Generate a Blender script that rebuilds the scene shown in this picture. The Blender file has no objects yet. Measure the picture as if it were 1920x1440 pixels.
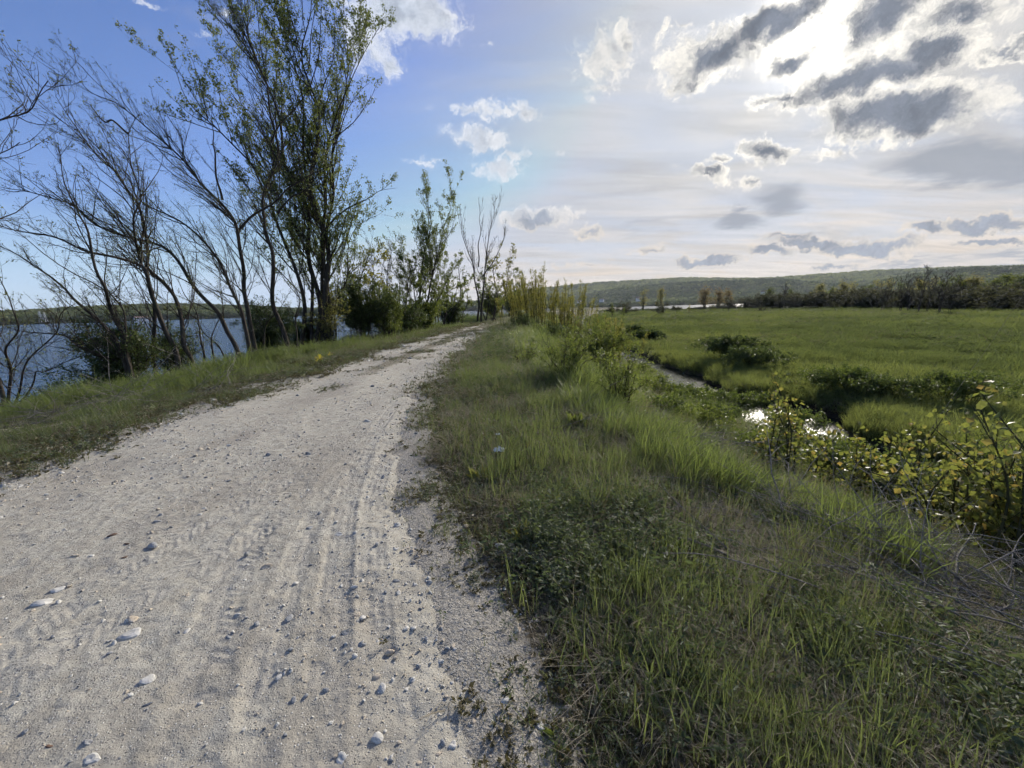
import bpy, math, random
import numpy as np
from mathutils import Matrix, Vector

R_ = math.radians
SC = bpy.context.scene
COL = SC.collection
rng = np.random.default_rng(7)
random.seed(7)

# ------------------------------------------------------------------ camera
F_PX, CAM_H = 740.0, 1.55
PITCH = math.atan((720 - 579) / F_PX); ROLL = math.atan(0.029)
_f = np.array([0, math.cos(PITCH), -math.sin(PITCH)])
_u0 = np.array([0, math.sin(PITCH), math.cos(PITCH)]); _r0 = np.array([1.0, 0, 0])
CR = math.cos(ROLL) * _r0 - math.sin(ROLL) * _u0
CU = math.sin(ROLL) * _r0 + math.cos(ROLL) * _u0
CAM = np.array([0, 0, CAM_H])
cam_d = bpy.data.cameras.new('camera'); cam = bpy.data.objects.new('camera', cam_d); COL.objects.link(cam)
cam.matrix_world = Matrix(((CR[0], CU[0], -_f[0], 0), (CR[1], CU[1], -_f[1], 0), (CR[2], CU[2], -_f[2], CAM_H), (0, 0, 0, 1)))
cam_d.sensor_width = 36; cam_d.lens = 36 * F_PX / 1920; cam_d.clip_start = 0.05; cam_d.clip_end = 20000
SC.camera = cam

def ray(px, py):
    return CR * ((px - 960) / F_PX) + CU * ((720 - py) / F_PX) + _f
def rayn(px, py):
    v = ray(px, py); return v / np.linalg.norm(v)
def at_y(px, py, y):
    v = ray(px, py); return CAM + v * (y / v[1])
def at_z(px, py, z):
    v = ray(px, py); return CAM + v * ((z - CAM_H) / v[2])
def pix(p):
    d = np.asarray(p, float) - CAM; w = d @ _f
    return 960 + F_PX * (d @ CR) / w, 720 - F_PX * (d @ CU) / w

# ------------------------------------------------------------------ node helpers
class NT:
    def __init__(s, tree): s.t = tree; s.n = tree.nodes; s.l = tree.links
    def new(s, typ, **kw):
        n = s.n.new(typ)
        for k, v in kw.items(): setattr(n, k, v)
        return n
    def put(s, sock, v):
        if v is None: return
        if isinstance(v, bpy.types.NodeSocket): s.l.new(v, sock)
        else:
            if sock.type == 'RGBA' and len(v) == 3: v = (*v, 1)
            sock.default_value = v
    def math(s, op, a, b=None, c=None, clamp=False):
        n = s.new('ShaderNodeMath', operation=op, use_clamp=clamp)
        for i, v in enumerate((a, b, c)):
            if v is not None: s.put(n.inputs[i], v)
        return n.outputs[0]
    def vm(s, op, a, b=None, scale=None):
        n = s.new('ShaderNodeVectorMath', operation=op); s.put(n.inputs[0], a)
        if b is not None: s.put(n.inputs[1], b)
        if scale is not None: s.put(n.inputs['Scale'], scale)
        return n.outputs['Value'] if op in ('LENGTH', 'DOT_PRODUCT', 'DISTANCE') else n.outputs[0]
    def mix(s, fac, a, b, blend='MIX'):
        n = s.new('ShaderNodeMix', data_type='RGBA', blend_type=blend)
        s.put(n.inputs[0], fac); s.put(n.inputs[6], a); s.put(n.inputs[7], b); return n.outputs[2]
    def noise(s, vec, scale, detail=4, rough=.55, dist=0, out=0):
        n = s.new('ShaderNodeTexNoise'); s.put(n.inputs['Vector'], vec)
        n.inputs['Scale'].default_value = scale; n.inputs['Detail'].default_value = detail
        n.inputs['Roughness'].default_value = rough; n.inputs['Distortion'].default_value = dist
        return n.outputs[out]
    def vor(s, vec, scale, feature='F1', out=0, rnd=1):
        n = s.new('ShaderNodeTexVoronoi', feature=feature); s.put(n.inputs['Vector'], vec)
        n.inputs['Scale'].default_value = scale; n.inputs['Randomness'].default_value = rnd
        return n.outputs[out]
    def ss(s, v, a, b, lo=0.0, hi=1.0):
        n = s.new('ShaderNodeMapRange', interpolation_type='SMOOTHSTEP'); s.put(n.inputs[0], v)
        n.inputs[1].default_value = a; n.inputs[2].default_value = b; n.inputs[3].default_value = lo; n.inputs[4].default_value = hi
        return n.outputs[0]
    def lin(s, v, a, b, lo=0.0, hi=1.0):
        n = s.new('ShaderNodeMapRange'); s.put(n.inputs[0], v)
        n.inputs[1].default_value = a; n.inputs[2].default_value = b; n.inputs[3].default_value = lo; n.inputs[4].default_value = hi
        return n.outputs[0]
    def ramp(s, v, stops):
        n = s.new('ShaderNodeValToRGB'); s.put(n.inputs[0], v); e = n.color_ramp.elements
        while len(e) < len(stops): e.new(.5)
        for q, (p, c) in zip(e, stops): q.position = p; q.color = (*c, 1)
        return n.outputs[0]
    def attr(s, name, typ='GEOMETRY', out='Fac'):
        n = s.new('ShaderNodeAttribute', attribute_type=typ, attribute_name=name); return n.outputs[out]
    def bump(s, h, strength=.5, dist=.02, normal=None):
        n = s.new('ShaderNodeBump'); s.put(n.inputs['Height'], h); n.inputs['Strength'].default_value = strength
        n.inputs['Distance'].default_value = dist
        if normal is not None: s.put(n.inputs['Normal'], normal)
        return n.outputs[0]

# ------------------------------------------------------------------ world, sun, exposure
SUN_AZ, SUN_EL = R_(34.7), R_(26.4)
SUN = np.array([math.sin(SUN_AZ) * math.cos(SUN_EL), math.cos(SUN_AZ) * math.cos(SUN_EL), math.sin(SUN_EL)])
SC.view_settings.view_transform = 'Standard'; SC.view_settings.look = 'None'
SC.view_settings.exposure = 0.75; SC.view_settings.gamma = 1.0; SC.view_settings.use_curve_mapping = False
sun_d = bpy.data.lights.new('sun', 'SUN'); sun_d.energy = 3.5; sun_d.angle = R_(6.0); sun_d.color = (1.0, .93, .82)
sun_o = bpy.data.objects.new('sun', sun_d); COL.objects.link(sun_o)
sun_o.rotation_euler = Vector(-SUN).to_track_quat('-Z', 'Y').to_euler()

world = bpy.data.worlds.new('World'); SC.world = world; world.use_nodes = True
W = NT(world.node_tree); W.n.clear()
wd = W.new('ShaderNodeTexCoord').outputs['Generated']
sky = W.new('ShaderNodeTexSky', sky_type='NISHITA', sun_disc=False, sun_elevation=SUN_EL, sun_rotation=SUN_AZ,
            altitude=100, air_density=1.0, dust_density=0.6, ozone_density=2.5)
skyc = W.vm('MINIMUM', W.vm('MULTIPLY', sky.outputs[0], (.098, .102, .132)), (.44, .50, .62))   # sky colour capped, so the glow round the sun does not blow out
sx = W.new('ShaderNodeSeparateXYZ'); W.put(sx.inputs[0], wd)
dx, dy, dz = sx.outputs
den = W.math('ADD', W.math('MAXIMUM', dz, 0.0), 0.13)
pc = W.new('ShaderNodeCombineXYZ'); W.put(pc.inputs[0], W.math('DIVIDE', dx, den)); W.put(pc.inputs[1], W.math('DIVIDE', dy, den))
P = pc.outputs[0]
cosS = W.vm('DOT_PRODUCT', wd, tuple(SUN))
ang = W.math('ARCCOSINE', W.math('MINIMUM', cosS, 1.0))
# thin high veil: forward scattering makes it brightest round the sun
vn = W.noise(W.vm('MULTIPLY', P, (.7, 1.9, 1)), 1.3, 4, .58, .6)
low_ = W.ss(dz, .30, .02)
veil = W.math('MULTIPLY', W.math('MAXIMUM', W.ss(ang, 1.02, .10), W.math('MULTIPLY', W.ss(ang, 1.30, .55), low_)), W.math('MAXIMUM', W.ss(vn, .30, .66, .35, 1.0), W.math('MULTIPLY', low_, .85)))
veil = W.math('MAXIMUM', W.math('MULTIPLY', veil, .95), W.math('MULTIPLY', W.ss(vn, .56, .74), W.ss(ang, 1.5, .5, .0, .42)))
low = W.ss(dz, .30, .02)
veilc = W.mix(low, (.405, .40, .405), (.60, .49, .375))
glow = W.math('POWER', W.math('MAXIMUM', cosS, 0.0), 16.0)
veilc = W.vm('ADD', veilc, W.vm('SCALE', (.24, .225, .19), scale=glow))
veilc = W.vm('SCALE', veilc, scale=W.ss(W.noise(W.vm('MULTIPLY', P, (.45, 2.2, 1)), 1.9, 4, .6, .9), .32, .68, .84, 1.13))
hz = W.math('MULTIPLY', W.ss(dz, .22, -.02), .75)
base0 = W.mix(hz, skyc, (.45, .60, .78))
base0 = W.mix(veil, base0, veilc)
sunspot = W.math('POWER', W.math('MAXIMUM', cosS, 0.0), 650.0)
base0 = W.vm('ADD', base0, W.vm('SCALE', (2.0, 1.9, 1.7), scale=sunspot))

def blobs(lst, vec):
    acc = None
    for cx, cy, rx, ry, rot, w in lst:
        C = rayn(cx, cy); a = R_(rot)
        e1 = rayn(cx + rx * math.cos(a), cy - rx * math.sin(a)) - C
        e2 = rayn(cx + ry * math.sin(a), cy + ry * math.cos(a)) - C
        ra, rb = np.linalg.norm(e1), np.linalg.norm(e2)
        A = e1 - C * (e1 @ C); A /= np.linalg.norm(A); B = np.cross(C, A)
        m = Matrix((A, B, C)).transposed()
        mp = W.new('ShaderNodeMapping', vector_type='TEXTURE'); W.put(mp.inputs['Vector'], vec)
        mp.inputs['Location'].default_value = C; mp.inputs['Rotation'].default_value = m.to_euler('XYZ')
        mp.inputs['Scale'].default_value = (ra * (1.12 if cx < 1200 else 1.3), rb * (1.12 if cx < 1200 else 1.3), .5)
        v = W.math('MULTIPLY_ADD', W.vm('LENGTH', mp.outputs[0]), -w, w)
        acc = v if acc is None else W.math('MAXIMUM', acc, v)
    return acc

cum = [(745, 22, 120, 58, -8, .9), (690, 70, 60, 60, 0, .5), (815, 40, 60, 40, 0, .6), (725, 120, 26, 30, 0, .5),
       (1135, 105, 70, 48, 20, .62), (1168, 72, 32, 22, 0, .5), (1125, 165, 30, 14, 0, .3),
       (920, 204, 88, 20, 0, .5), (985, 207, 38, 18, 0, .5), (862, 196, 34, 13, 0, .4),
       (905, 262, 62, 22, -8, .6), (935, 316, 52, 20, 0, .6), (968, 292, 32, 13, 0, .4), (800, 305, 28, 12, 0, .45),
       (1005, 407, 66, 21, 3, 1.1), (1058, 396, 30, 13, 0, .5), (1103, 432, 36, 13, -8, 1.0),
       (275, 10, 28, 8, -12, .4), (425, 16, 22, 12, 0, .4), (382, 60, 14, 9, 0, .35),
       (1245, 58, 16, 17, 0, .4), (1284, 43, 16, 9, 0, .35), (1052, 290, 14, 8, 0, .3), (910, 86, 13, 7, 0, .3), (1100, 188, 16, 8, 0, .3),
       (1455, 42, 112, 30, 22, 1.3), (1335, 100, 95, 42, 14, 1.15), (1300, 150, 62, 20, 10, .6),
       (1650, 30, 110, 62, 20, 1.2), (1800, 30, 120, 40, 8, .9), (1487, 116, 62, 22, 6, 1.1), (1640, 140, 215, 32, 14, 1.35),
       (1470, 185, 60, 14, 10, .8), (1745, 92, 90, 36, 10, 1.2), (1880, 105, 90, 13, 8, .9), (1692, 210, 172, 44, 3, 1.5),
       (1440, 282, 62, 19, -6, .95), (1550, 285, 60, 16, 0, .5), (1330, 328, 55, 10, -14, .7), (1345, 303, 22, 10, 0, .6), (1412, 342, 18, 13, 30, .8),
       (1330, 487, 66, 11, 4, 1.6), (1440, 473, 40, 10, 2, 1.5), (1525, 453, 80, 11, -2, 1.4), (1625, 463, 96, 13, 2, 1.7), (1735, 430, 44, 11, 0, 1.5), (1480, 440, 50, 7, 4, .9), (1570, 500, 70, 6, 3, .9), (1220, 470, 36, 6, 2, .8), (1700, 505, 90, 7, 2, 1.0),
       (1840, 418, 94, 14, 4, 1.5), (1850, 453, 72, 9, 3, 1.4), (1100, 493, 20, 6, 0, .8), (1060, 499, 40, 4, 0, .4), (1140, 490, 8, 4, 0, .5), (1255, 460, 40, 4, 0, .3)]
softs = [(1800, 306, 200, 40, 4, 1.3), (1910, 312, 110, 42, 0, 1.2), (1458, 366, 56, 34, 0, 1.0), (1390, 410, 50, 18, 0, 1.0), (1690, 497, 170, 10, 2, .6), (1880, 490, 90, 14, 2, .7),
         (1600, 512, 130, 7, 3, .5), (1200, 430, 110, 12, 2, .35), (1340, 400, 70, 16, 0, .3), (1500, 440, 160, 10, 3, .4), (1060, 455, 90, 10, 0, .3)]

def sky_with(cums, sfts, rest):
    """the same sky everywhere; each region of the dome only carries the clouds that lie in it"""
    b = base0
    if sfts:
        sv = W.vm('ADD', wd, W.vm('SCALE', W.vm('SUBTRACT', W.noise(P, 2.4, 4, .6, 0, 1), (.5, .5, .5)), scale=.10))
        b = W.mix(W.math('MULTIPLY', W.ss(blobs(sfts, sv), .02, .75), .88), b, (.275, .30, .345))
    wv = W.vm('ADD', wd, W.vm('SCALE', W.vm('SUBTRACT', W.noise(wd, 17, 5, .68, 0, 1), (.5, .5, .5)), scale=.075))
    if rest: D = W.math('MULTIPLY', W.ss(W.noise(P, .9, 5, .6, .3), .60, .74), .9)
    else: D = blobs(cums, wv)
    fb = W.noise(wv, 15, 9, .70, .3)
    Dn = W.math('ADD', D, W.math('MULTIPLY', W.math('SUBTRACT', fb, .5), 1.55))
    near = W.ss(ang, .80, .15); lowc = W.ss(dz, .26, .14)
    rimc = W.mix(near, (.68, .71, .77), (.84, .795, .71)); rimc = W.mix(W.ss(ang, .30, .10), rimc, (1.05, 1.0, .90)); rimc = W.mix(lowc, rimc, (.64, .57, .49))
    corec = W.mix(near, (.40, .45, .54), (.16, .18, .22)); corec = W.mix(lowc, corec, (.25, .275, .325))
    # torn thin fringe, then the thick grey body inside it
    fr = W.math('ADD', D, W.math('MULTIPLY', W.math('SUBTRACT', W.noise(wv, 34, 7, .68, .4), .5), 2.6))
    thin = W.math('MULTIPLY', W.ss(fr, -.05, .60), W.ss(D, -.22, .18))
    fin = W.mix(W.math('MULTIPLY', thin, W.mix(near, (.80,) * 3, (.92,) * 3)), b, rimc)
    body = W.mix(W.ss(Dn, .20, .95), W.mix(.45, rimc, corec), W.vm('SCALE', corec, scale=W.ss(fb, .3, .7, 1.35, .80)))
    fin = W.mix(W.math('MULTIPLY', W.ss(Dn, .05, .70), W.ss(D, .02, .30)), fin, body)
    g = W.new('ShaderNodeBackground'); W.put(g.inputs[0], fin); g.inputs[1].default_value = .77
    return g.outputs[0]

def within(lst, a0, a1, z0, z1):
    out = []
    for c in lst:
        cx, cy, rx, ry, rot, w = c; m = 45
        ps = [rayn(cx + sx_ * (max(rx, ry if abs(rot) > 20 else 0) + m), cy + sy_ * (ry + m + abs(math.sin(R_(rot))) * rx)) for sx_ in (-1, 0, 1) for sy_ in (-1, 0, 1)]
        az = [math.atan2(p[0], p[1]) for p in ps]; zz = [p[2] for p in ps]
        if max(az) > a0 and min(az) < a1 and max(zz) > z0 and min(zz) < z1: out.append(c)
    return out

azm = W.math('ARCTAN2', dx, dy)
def pick(cond, a, b):
    m = W.new('ShaderNodeMixShader'); W.put(m.inputs[0], cond); W.put(m.inputs[1], b); W.put(m.inputs[2], a); return m.outputs[0]
AZ, ZL = .16, .20
s_left = sky_with(within(cum, -9, AZ, -1, 2), [], False)
s_low = sky_with(within(cum, AZ, 9, -1, ZL), within(softs, AZ, 9, -1, ZL), False)
s_mid = sky_with(within(cum, AZ, 9, ZL, .36), within(softs, AZ, 9, ZL, 2), False)
s_high = sky_with(within(cum, AZ, 9, .36, 2), within(softs, AZ, 9, .36, 2), False)
s_rest = sky_with([], [], True)
s_grd = W.new('ShaderNodeBackground'); W.put(s_grd.inputs[0], (.20, .22, .17)); s_grd.inputs[1].default_value = 1.0
out = pick(W.math('GREATER_THAN', dz, .36), s_high, s_mid)
out = pick(W.math('LESS_THAN', dz, ZL), s_low, out)
out = pick(W.math('LESS_THAN', azm, AZ), s_left, out)
out = pick(W.math('GREATER_THAN', W.math('MAXIMUM', W.math('MULTIPLY', W.math('ABSOLUTE', azm), .86), dz), .86), s_rest, out)
out = pick(W.math('LESS_THAN', dz, -.03), s_grd.outputs[0], out)
wo = W.new('ShaderNodeOutputWorld'); W.l.new(out, wo.inputs[0])
world.cycles.sampling_method = 'MANUAL'; world.cycles.sample_map_resolution = 512
SC.cycles.max_bounces = 4; SC.cycles.diffuse_bounces = 2; SC.cycles.glossy_bounces = 1; SC.cycles.transmission_bounces = 2; SC.cycles.transparent_max_bounces = 6
SC.cycles.use_adaptive_sampling = True; SC.cycles.adaptive_threshold = 0.04; SC.cycles.adaptive_min_samples = 12

# ------------------------------------------------------------------ mesh and object helpers
def mesh_np(name, verts, faces, mat=None, smooth=True, attrs=None, mats=None, midx=None):
    """verts (n,3); faces: list of int arrays (m,3) or (m,4)"""
    verts = np.asarray(verts, np.float32)
    if not isinstance(faces, (list, tuple)): faces = [faces]
    faces = [np.asarray(f, np.int32) for f in faces if len(f)]
    me = bpy.data.meshes.new(name)
    me.vertices.add(len(verts)); me.vertices.foreach_set('co', verts.ravel())
    nl = sum(f.size for f in faces); npoly = sum(len(f) for f in faces)
    me.loops.add(nl); me.polygons.add(npoly)
    me.loops.foreach_set('vertex_index', np.concatenate([f.ravel() for f in faces]))
    tot = np.concatenate([np.full(len(f), f.shape[1], np.int32) for f in faces])
    st = np.concatenate([[0], np.cumsum(tot)[:-1]]).astype(np.int32)
    me.polygons.foreach_set('loop_start', st)
    me.polygons.foreach_set('use_smooth', np.full(npoly, smooth))
    me.update(calc_edges=True)
    for k, v in (attrs or {}).items():
        a = me.attributes.new(k, 'FLOAT', 'POINT'); a.data.foreach_set('value', np.asarray(v, np.float32))
    if mat is not None: me.materials.append(mat)
    return me
def obj(name, me, parent=None):
    o = bpy.data.objects.new(name, me); COL.objects.link(o)
    if parent is not None: o.parent = parent
    return o
def tag(o, label=None, cat=None, group=None, kind=None):
    if label: o['label'] = label
    if cat: o['category'] = cat
    if group: o['group'] = group
    if kind: o['kind'] = kind
    return o
def empty(name, loc, label, cat, group=None):
    o = bpy.data.objects.new(name, None); COL.objects.link(o); o.location = [float(v) for v in loc]
    o.empty_display_size = .2
    return tag(o, label, cat, group)
def struct(name, me, label=None):
    return tag(obj(name, me), label, kind='structure')
def grid_faces(nr, nc):
    i = np.arange(nr * nc).reshape(nr, nc)
    return np.stack([i[:-1, :-1], i[:-1, 1:], i[1:, 1:], i[1:, :-1]], -1).reshape(-1, 4)

_perm = np.random.default_rng(99).random((256, 256))
def vnoise(x, y):
    xi = np.floor(x).astype(int); yi = np.floor(y).astype(int); fx = x - xi; fy = y - yi
    fx = fx * fx * (3 - 2 * fx); fy = fy * fy * (3 - 2 * fy)
    g = lambda a, b: _perm[a & 255, b & 255]
    return (g(xi, yi) * (1 - fx) + g(xi + 1, yi) * fx) * (1 - fy) + (g(xi, yi + 1) * (1 - fx) + g(xi + 1, yi + 1) * fx) * fy
def fbm(x, y, s=1.0, o=4, g=.5):
    a, t, n = 1.0, 0.0, 0.0
    x = np.asarray(x, float) * s; y = np.asarray(y, float) * s
    for k in range(o):
        n = n + a * vnoise(x + 17.3 * k, y - 9.1 * k); t += a; a *= g; x = x * 2.03; y = y * 2.03
    return n / t      # 0..1
def sstep(x, a, b):
    t = np.clip((np.asarray(x, float) - a) / (b - a), 0, 1); return t * t * (3 - 2 * t)

# ------------------------------------------------------------------ the lie of the land
_re = [(-20, 1.2), (0, .35), (.6, .20), (1.15, .04), (1.62, -.19), (2.25, -.47), (3.47, -.95), (5.22, -1.40), (7.31, -1.65), (11.86, -1.78), (19.8, -1.5), (33.4, -.9), (50, -.1), (75, 1.9), (110, 6.5), (160, 17), (260, 50), (420, 120)]
_le = [(-20, -5.2), (0, -5.3), (4, -5.35), (7, -5.4), (10, -5.5), (16, -5.5), (24.3, -5.15), (38, -4.2), (56, -2.7), (75, -1.0), (110, 3.4), (160, 13.8), (260, 47), (420, 117)]
_sh = [(-20, 3.6), (0, 2.75), (2, 2.65), (3, 2.4), (4.1, 2.0), (6.2, 1.6), (12.8, .85), (20, 1.0), (33, 1.7), (50, 2.6), (75, 4.8), (110, 9.5), (160, 20), (260, 53), (420, 123)]
_st = [(-20, 12), (0, 11.2), (6, 10.2), (10.9, 9.9), (15.3, 10.5), (20, 10.2), (23.4, 9.75), (28, 10.3), (33, 10.3), (45, 11.3), (72, 13.9), (110, 20), (160, 31), (260, 64), (420, 134)]
def curve(t, y): a = np.asarray(t); return np.interp(y, a[:, 0], a[:, 1])
def smooth_curve(t):
    ys = np.concatenate([np.arange(-20, 60, .25), np.arange(60, 420, 2.0)])
    v = curve(t, ys); k = np.ones(5) / 5
    for _ in range(3): v = np.convolve(np.pad(v, 2, 'edge'), k, 'valid')
    return np.stack([ys, v], -1)
_re, _le, _sh, _st = (smooth_curve(t) for t in (_re, _le, _sh, _st))
def XR(y): return curve(_re, y)
def XL(y): return curve(_le, y)
def SH(y): return curve(_sh, y)
def ST(y): return curve(_st, y) + .35 * np.sin(np.asarray(y) * .55) * sstep(y, 8, 14)
def SW(y): return 1.35 + .35 * np.sin(np.asarray(y) * .83 + 1) + .25 * np.sin(np.asarray(y) * 1.9)
WATER_Z, STREAM_Z, FIELD_Z = -1.75, -2.98, -2.6
def ground_z(x, y, fine=True):
    x = np.asarray(x, float); y = np.asarray(y, float)
    xl, xr, sh, st, sw = XL(y), XR(y), SH(y), ST(y), SW(y)
    dl = xl - x
    zl = np.interp(dl, [0, .5, 4.6, 6.2, 8.2, 11, 14], [0, -.02, -.28, -.6, -1.75, -2.6, -3.2])
    tv = (x - xr) / np.maximum(sh - xr, .3)
    zv = np.interp(tv, [0, .1, .6, .85, 1], [0, -.03, -.05, -.10, -.2])
    se = st - sw; ts = (x - sh) / np.maximum(se - sh, .5)
    zs = np.interp(ts, [0, .08, .2, .5, .8, 1], [-.2, -.34, -.75, -1.75, -2.6, -3.12])
    tb = (x - se) / (2 * sw); zb = -3.12 - .5 * np.sin(np.pi * np.clip(tb, 0, 1))
    e = x - (st + sw); zr = np.interp(e, [0, .2, .7, 1.6, 4.5], [-3.15, -2.78, -2.50, -2.52, FIELD_Z])
    z = np.where(dl > 0, zl, np.where(x < xr, 0.0, np.where(x < sh, zv, np.where(x < se, zs, np.where(e < 0, zb, zr)))))
    # beyond the far bend the dike flattens out
    if fine:
        off = sstep(np.maximum(dl, x - xr), .0, .7)
        n = (fbm(x, y, 1.1, 3) - .5) * .16 + (fbm(x, y, 4.5, 2) - .5) * .06
        z = z + n * off * (np.abs(x) < 40) * np.where((e > -2 * sw) & (e < 0), .3, 1)
        fld = sstep(e, 1.5, 6)
        z = z + fld * ((fbm(x, y, .22, 3) - .5) * .55 + (fbm(x + 40, y, .9, 3) - .5) * .30) * (1 - sstep(y, 250, 600) * .5)
    return z
def gz(x, y): return float(ground_z(np.array([x]), np.array([y]))[0])
def gnd(px, py, zoff=0.0):
    """where the sight line through a photo pixel meets the ground"""
    v = ray(px, py); t = np.geomspace(.8, 900, 2400); p = CAM + v * t[:, None]
    k = np.argmax(p[:, 2] < ground_z(p[:, 0], p[:, 1]) + zoff)
    return p[k] if k else p[-1]

# ------------------------------------------------------------------ materials
def material(name):
    m = bpy.data.materials.new(name); m.use_nodes = True; n = NT(m.node_tree); n.n.clear()
    o = n.new('ShaderNodeOutputMaterial'); return m, n, o
def pbsdf(n, col, rough=.8, spec=.3, normal=None, metallic=0):
    b = n.new('ShaderNodeBsdfPrincipled'); n.put(b.inputs['Base Color'], col); n.put(b.inputs['Roughness'], rough)
    b.inputs['Specular IOR Level'].default_value = spec; b.inputs['Metallic'].default_value = metallic
    if normal is not None: n.put(b.inputs['Normal'], normal)
    return b.outputs[0]
def leaf_mat(name, c1, c2, c3=None, trans=.45, gloss=.45, tint=1.5, attr='rnd', kind='GEOMETRY', root=None):
    m, n, o = material(name)
    r = n.attr(attr, kind)
    col = n.ramp(r, [(0, c1), (.55, c2), (1, c3 or c2)])
    if root is not None:        # dead sheath at the base of the blades
        h = n.attr('hgt'); col = n.mix(n.ss(h, .02, .42, .75, 0), col, root)
    b = pbsdf(n, col, gloss, .35)
    t = n.new('ShaderNodeBsdfTranslucent'); n.put(t.inputs[0], n.mix(1.0, col, (tint * 1.05, tint, tint * .55), 'MULTIPLY'))
    mx = n.new('ShaderNodeMixShader'); mx.inputs[0].default_value = trans
    n.l.new(b, mx.inputs[1]); n.l.new(t.outputs[0], mx.inputs[2]); n.l.new(mx.outputs[0], o.inputs[0])
    return m
def bark_mat(name, c1, c2, scale=14):
    m, n, o = material(name); tc = n.new('ShaderNodeTexCoord').outputs['Object']
    v = n.noise(n.vm('MULTIPLY', tc, (1, 1, .25)), scale, 5, .65)
    lich = n.ss(n.noise(tc, 2.1, 4, .6), .55, .70)
    col = n.mix(n.ss(v, .3, .7), c1, c2); col = n.mix(n.math('MULTIPLY', lich, .5), col, (.085, .09, .05))
    n.l.new(pbsdf(n, col, .9, .15, n.bump(v, .8, .03)), o.inputs[0]); return m

def ground_mat():
    m, n, o = material('soil_and_litter'); p = n.new('ShaderNodeNewGeometry').outputs['Position']
    fieldm = n.attr('field'); grv = n.attr('gravel'); dirt = n.attr('earth')
    a = n.noise(p, 1.3, 5, .6); b = n.noise(p, 26, 5, .65); c = n.noise(p, 95, 3, .6)
    verge = n.mix(n.ss(b, .35, .7), (.055, .046, .031), (.135, .114, .078))
    verge = n.mix(n.ss(a, .42, .65), verge, (.048, .055, .022))
    fa = n.noise(n.vm('MULTIPLY', p, (.6, 1, 1)), .075, 5, .62); fb_ = n.noise(p, .9, 5, .65)
    fld = n.mix(n.ss(fb_, .3, .7), (.052, .070, .026), (.092, .118, .036))
    fld = n.mix(n.ss(fa, .42, .68), fld, (.125, .148, .045))
    fld = n.mix(n.math('MULTIPLY', n.ss(n.noise(n.vm('MULTIPLY', p, (.5, 1.2, 1)), .11, 5, .6), .62, .72), .75), fld, (.075, .066, .040))
    col = n.mix(fieldm, verge, fld)
    gcol = n.mix(n.ss(c, .35, .7), (.235, .215, .18), (.40, .375, .325))
    col = n.mix(n.ss(n.math('ADD', grv, n.math('MULTIPLY', n.math('SUBTRACT', b, .5), .9)), .40, .62), col, gcol)
    col = n.mix(n.math('MULTIPLY', dirt, n.ss(b, .2, .6, .75, 1)), col, (.030, .022, .015))
    h = n.math('ADD', n.math('MULTIPLY', b, .03), n.math('MULTIPLY', c, .010))
    n.l.new(pbsdf(n, col, .92, .15, n.bump(h, .9, 1.0)), o.inputs[0]); return m

def road_mat():
    m, n, o = material('pale_crushed_stone'); p = n.new('ShaderNodeNewGeometry').outputs['Position']
    strip = n.attr('strip'); packed = n.attr('packed')
    big = n.noise(n.vm('MULTIPLY', p, (1.3, .5, 1)), .9, 5, .6); mid = n.noise(p, 9, 5, .62); fin = n.noise(p, 70, 4, .65); gr = n.noise(p, 260, 3, .7)
    col = n.mix(n.ss(mid, .3, .72), (.345, .318, .258), (.45, .42, .35))
    col = n.mix(n.math('MULTIPLY', n.ss(big, .45, .66), .55), col, (.25, .224, .183))
    col = n.mix(n.math('MULTIPLY', packed, .35), col, (.41, .382, .328))
    # loose chippings of many greys
    vor = n.new('ShaderNodeTexVoronoi'); n.put(vor.inputs['Vector'], p); vor.inputs['Scale'].default_value = 95
    vs = n.new('ShaderNodeSeparateXYZ'); n.l.new(vor.outputs['Color'], vs.inputs[0])
    chip = n.math('MULTIPLY', n.ss(vs.outputs[0], .60, .72), n.ss(vor.outputs['Distance'], .42, .26))
    chipc = n.ramp(vs.outputs[1], [(0, (.13, .125, .12)), (.35, (.30, .28, .245)), (.7, (.52, .49, .44)), (1, (.72, .70, .66))])
    col = n.mix(n.math('MULTIPLY', chip, .8), col, chipc)
    col = n.mix(n.ss(gr, .58, .75, 0, .45), col, (.20, .18, .155))
    col = n.mix(n.ss(fin, .60, .75, 0, .35), col, (.25, .225, .19))
    st = n.ss(n.math('ADD', strip, n.math('MULTIPLY', n.math('SUBTRACT', mid, .5), 1.2)), .42, .68)
    col = n.mix(n.math('MULTIPLY', st, .8), col, n.mix(n.ss(fin, .35, .65), (.115, .098, .062), (.20, .175, .12)))
    h = n.math('ADD', n.math('MULTIPLY', fin, .006), n.math('MULTIPLY', gr, .0028))
    h = n.math('ADD', h, n.math('MULTIPLY', chip, .004))
    n.l.new(pbsdf(n, col, .93, .12, n.bump(h, 1.0, 1.0)), o.inputs[0]); return m

def water_mat(name, deep, s1, s2, amp, rough=.08):
    m, n, o = material(name); p = n.new('ShaderNodeNewGeometry').outputs['Position']
    w1 = n.noise(n.vm('MULTIPLY', p, (s1 * 1.8, s1, 1)), 1.0, 4, .55, .4)
    w2 = n.noise(n.vm('MULTIPLY', p, (s2 * .8, s2 * 1.5, 1)), 1.0, 3, .5, .2)
    h = n.math('ADD', n.math('MULTIPLY', w1, amp), n.math('MULTIPLY', w2, amp * .3))
    b = n.new('ShaderNodeBsdfPrincipled'); n.put(b.inputs['Base Color'], deep); b.inputs['Roughness'].default_value = rough
    b.inputs['IOR'].default_value = 1.333; n.put(b.inputs['Normal'], n.bump(h, 1.0, 1.0))
    n.l.new(b.outputs[0], o.inputs[0]); return m

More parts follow.
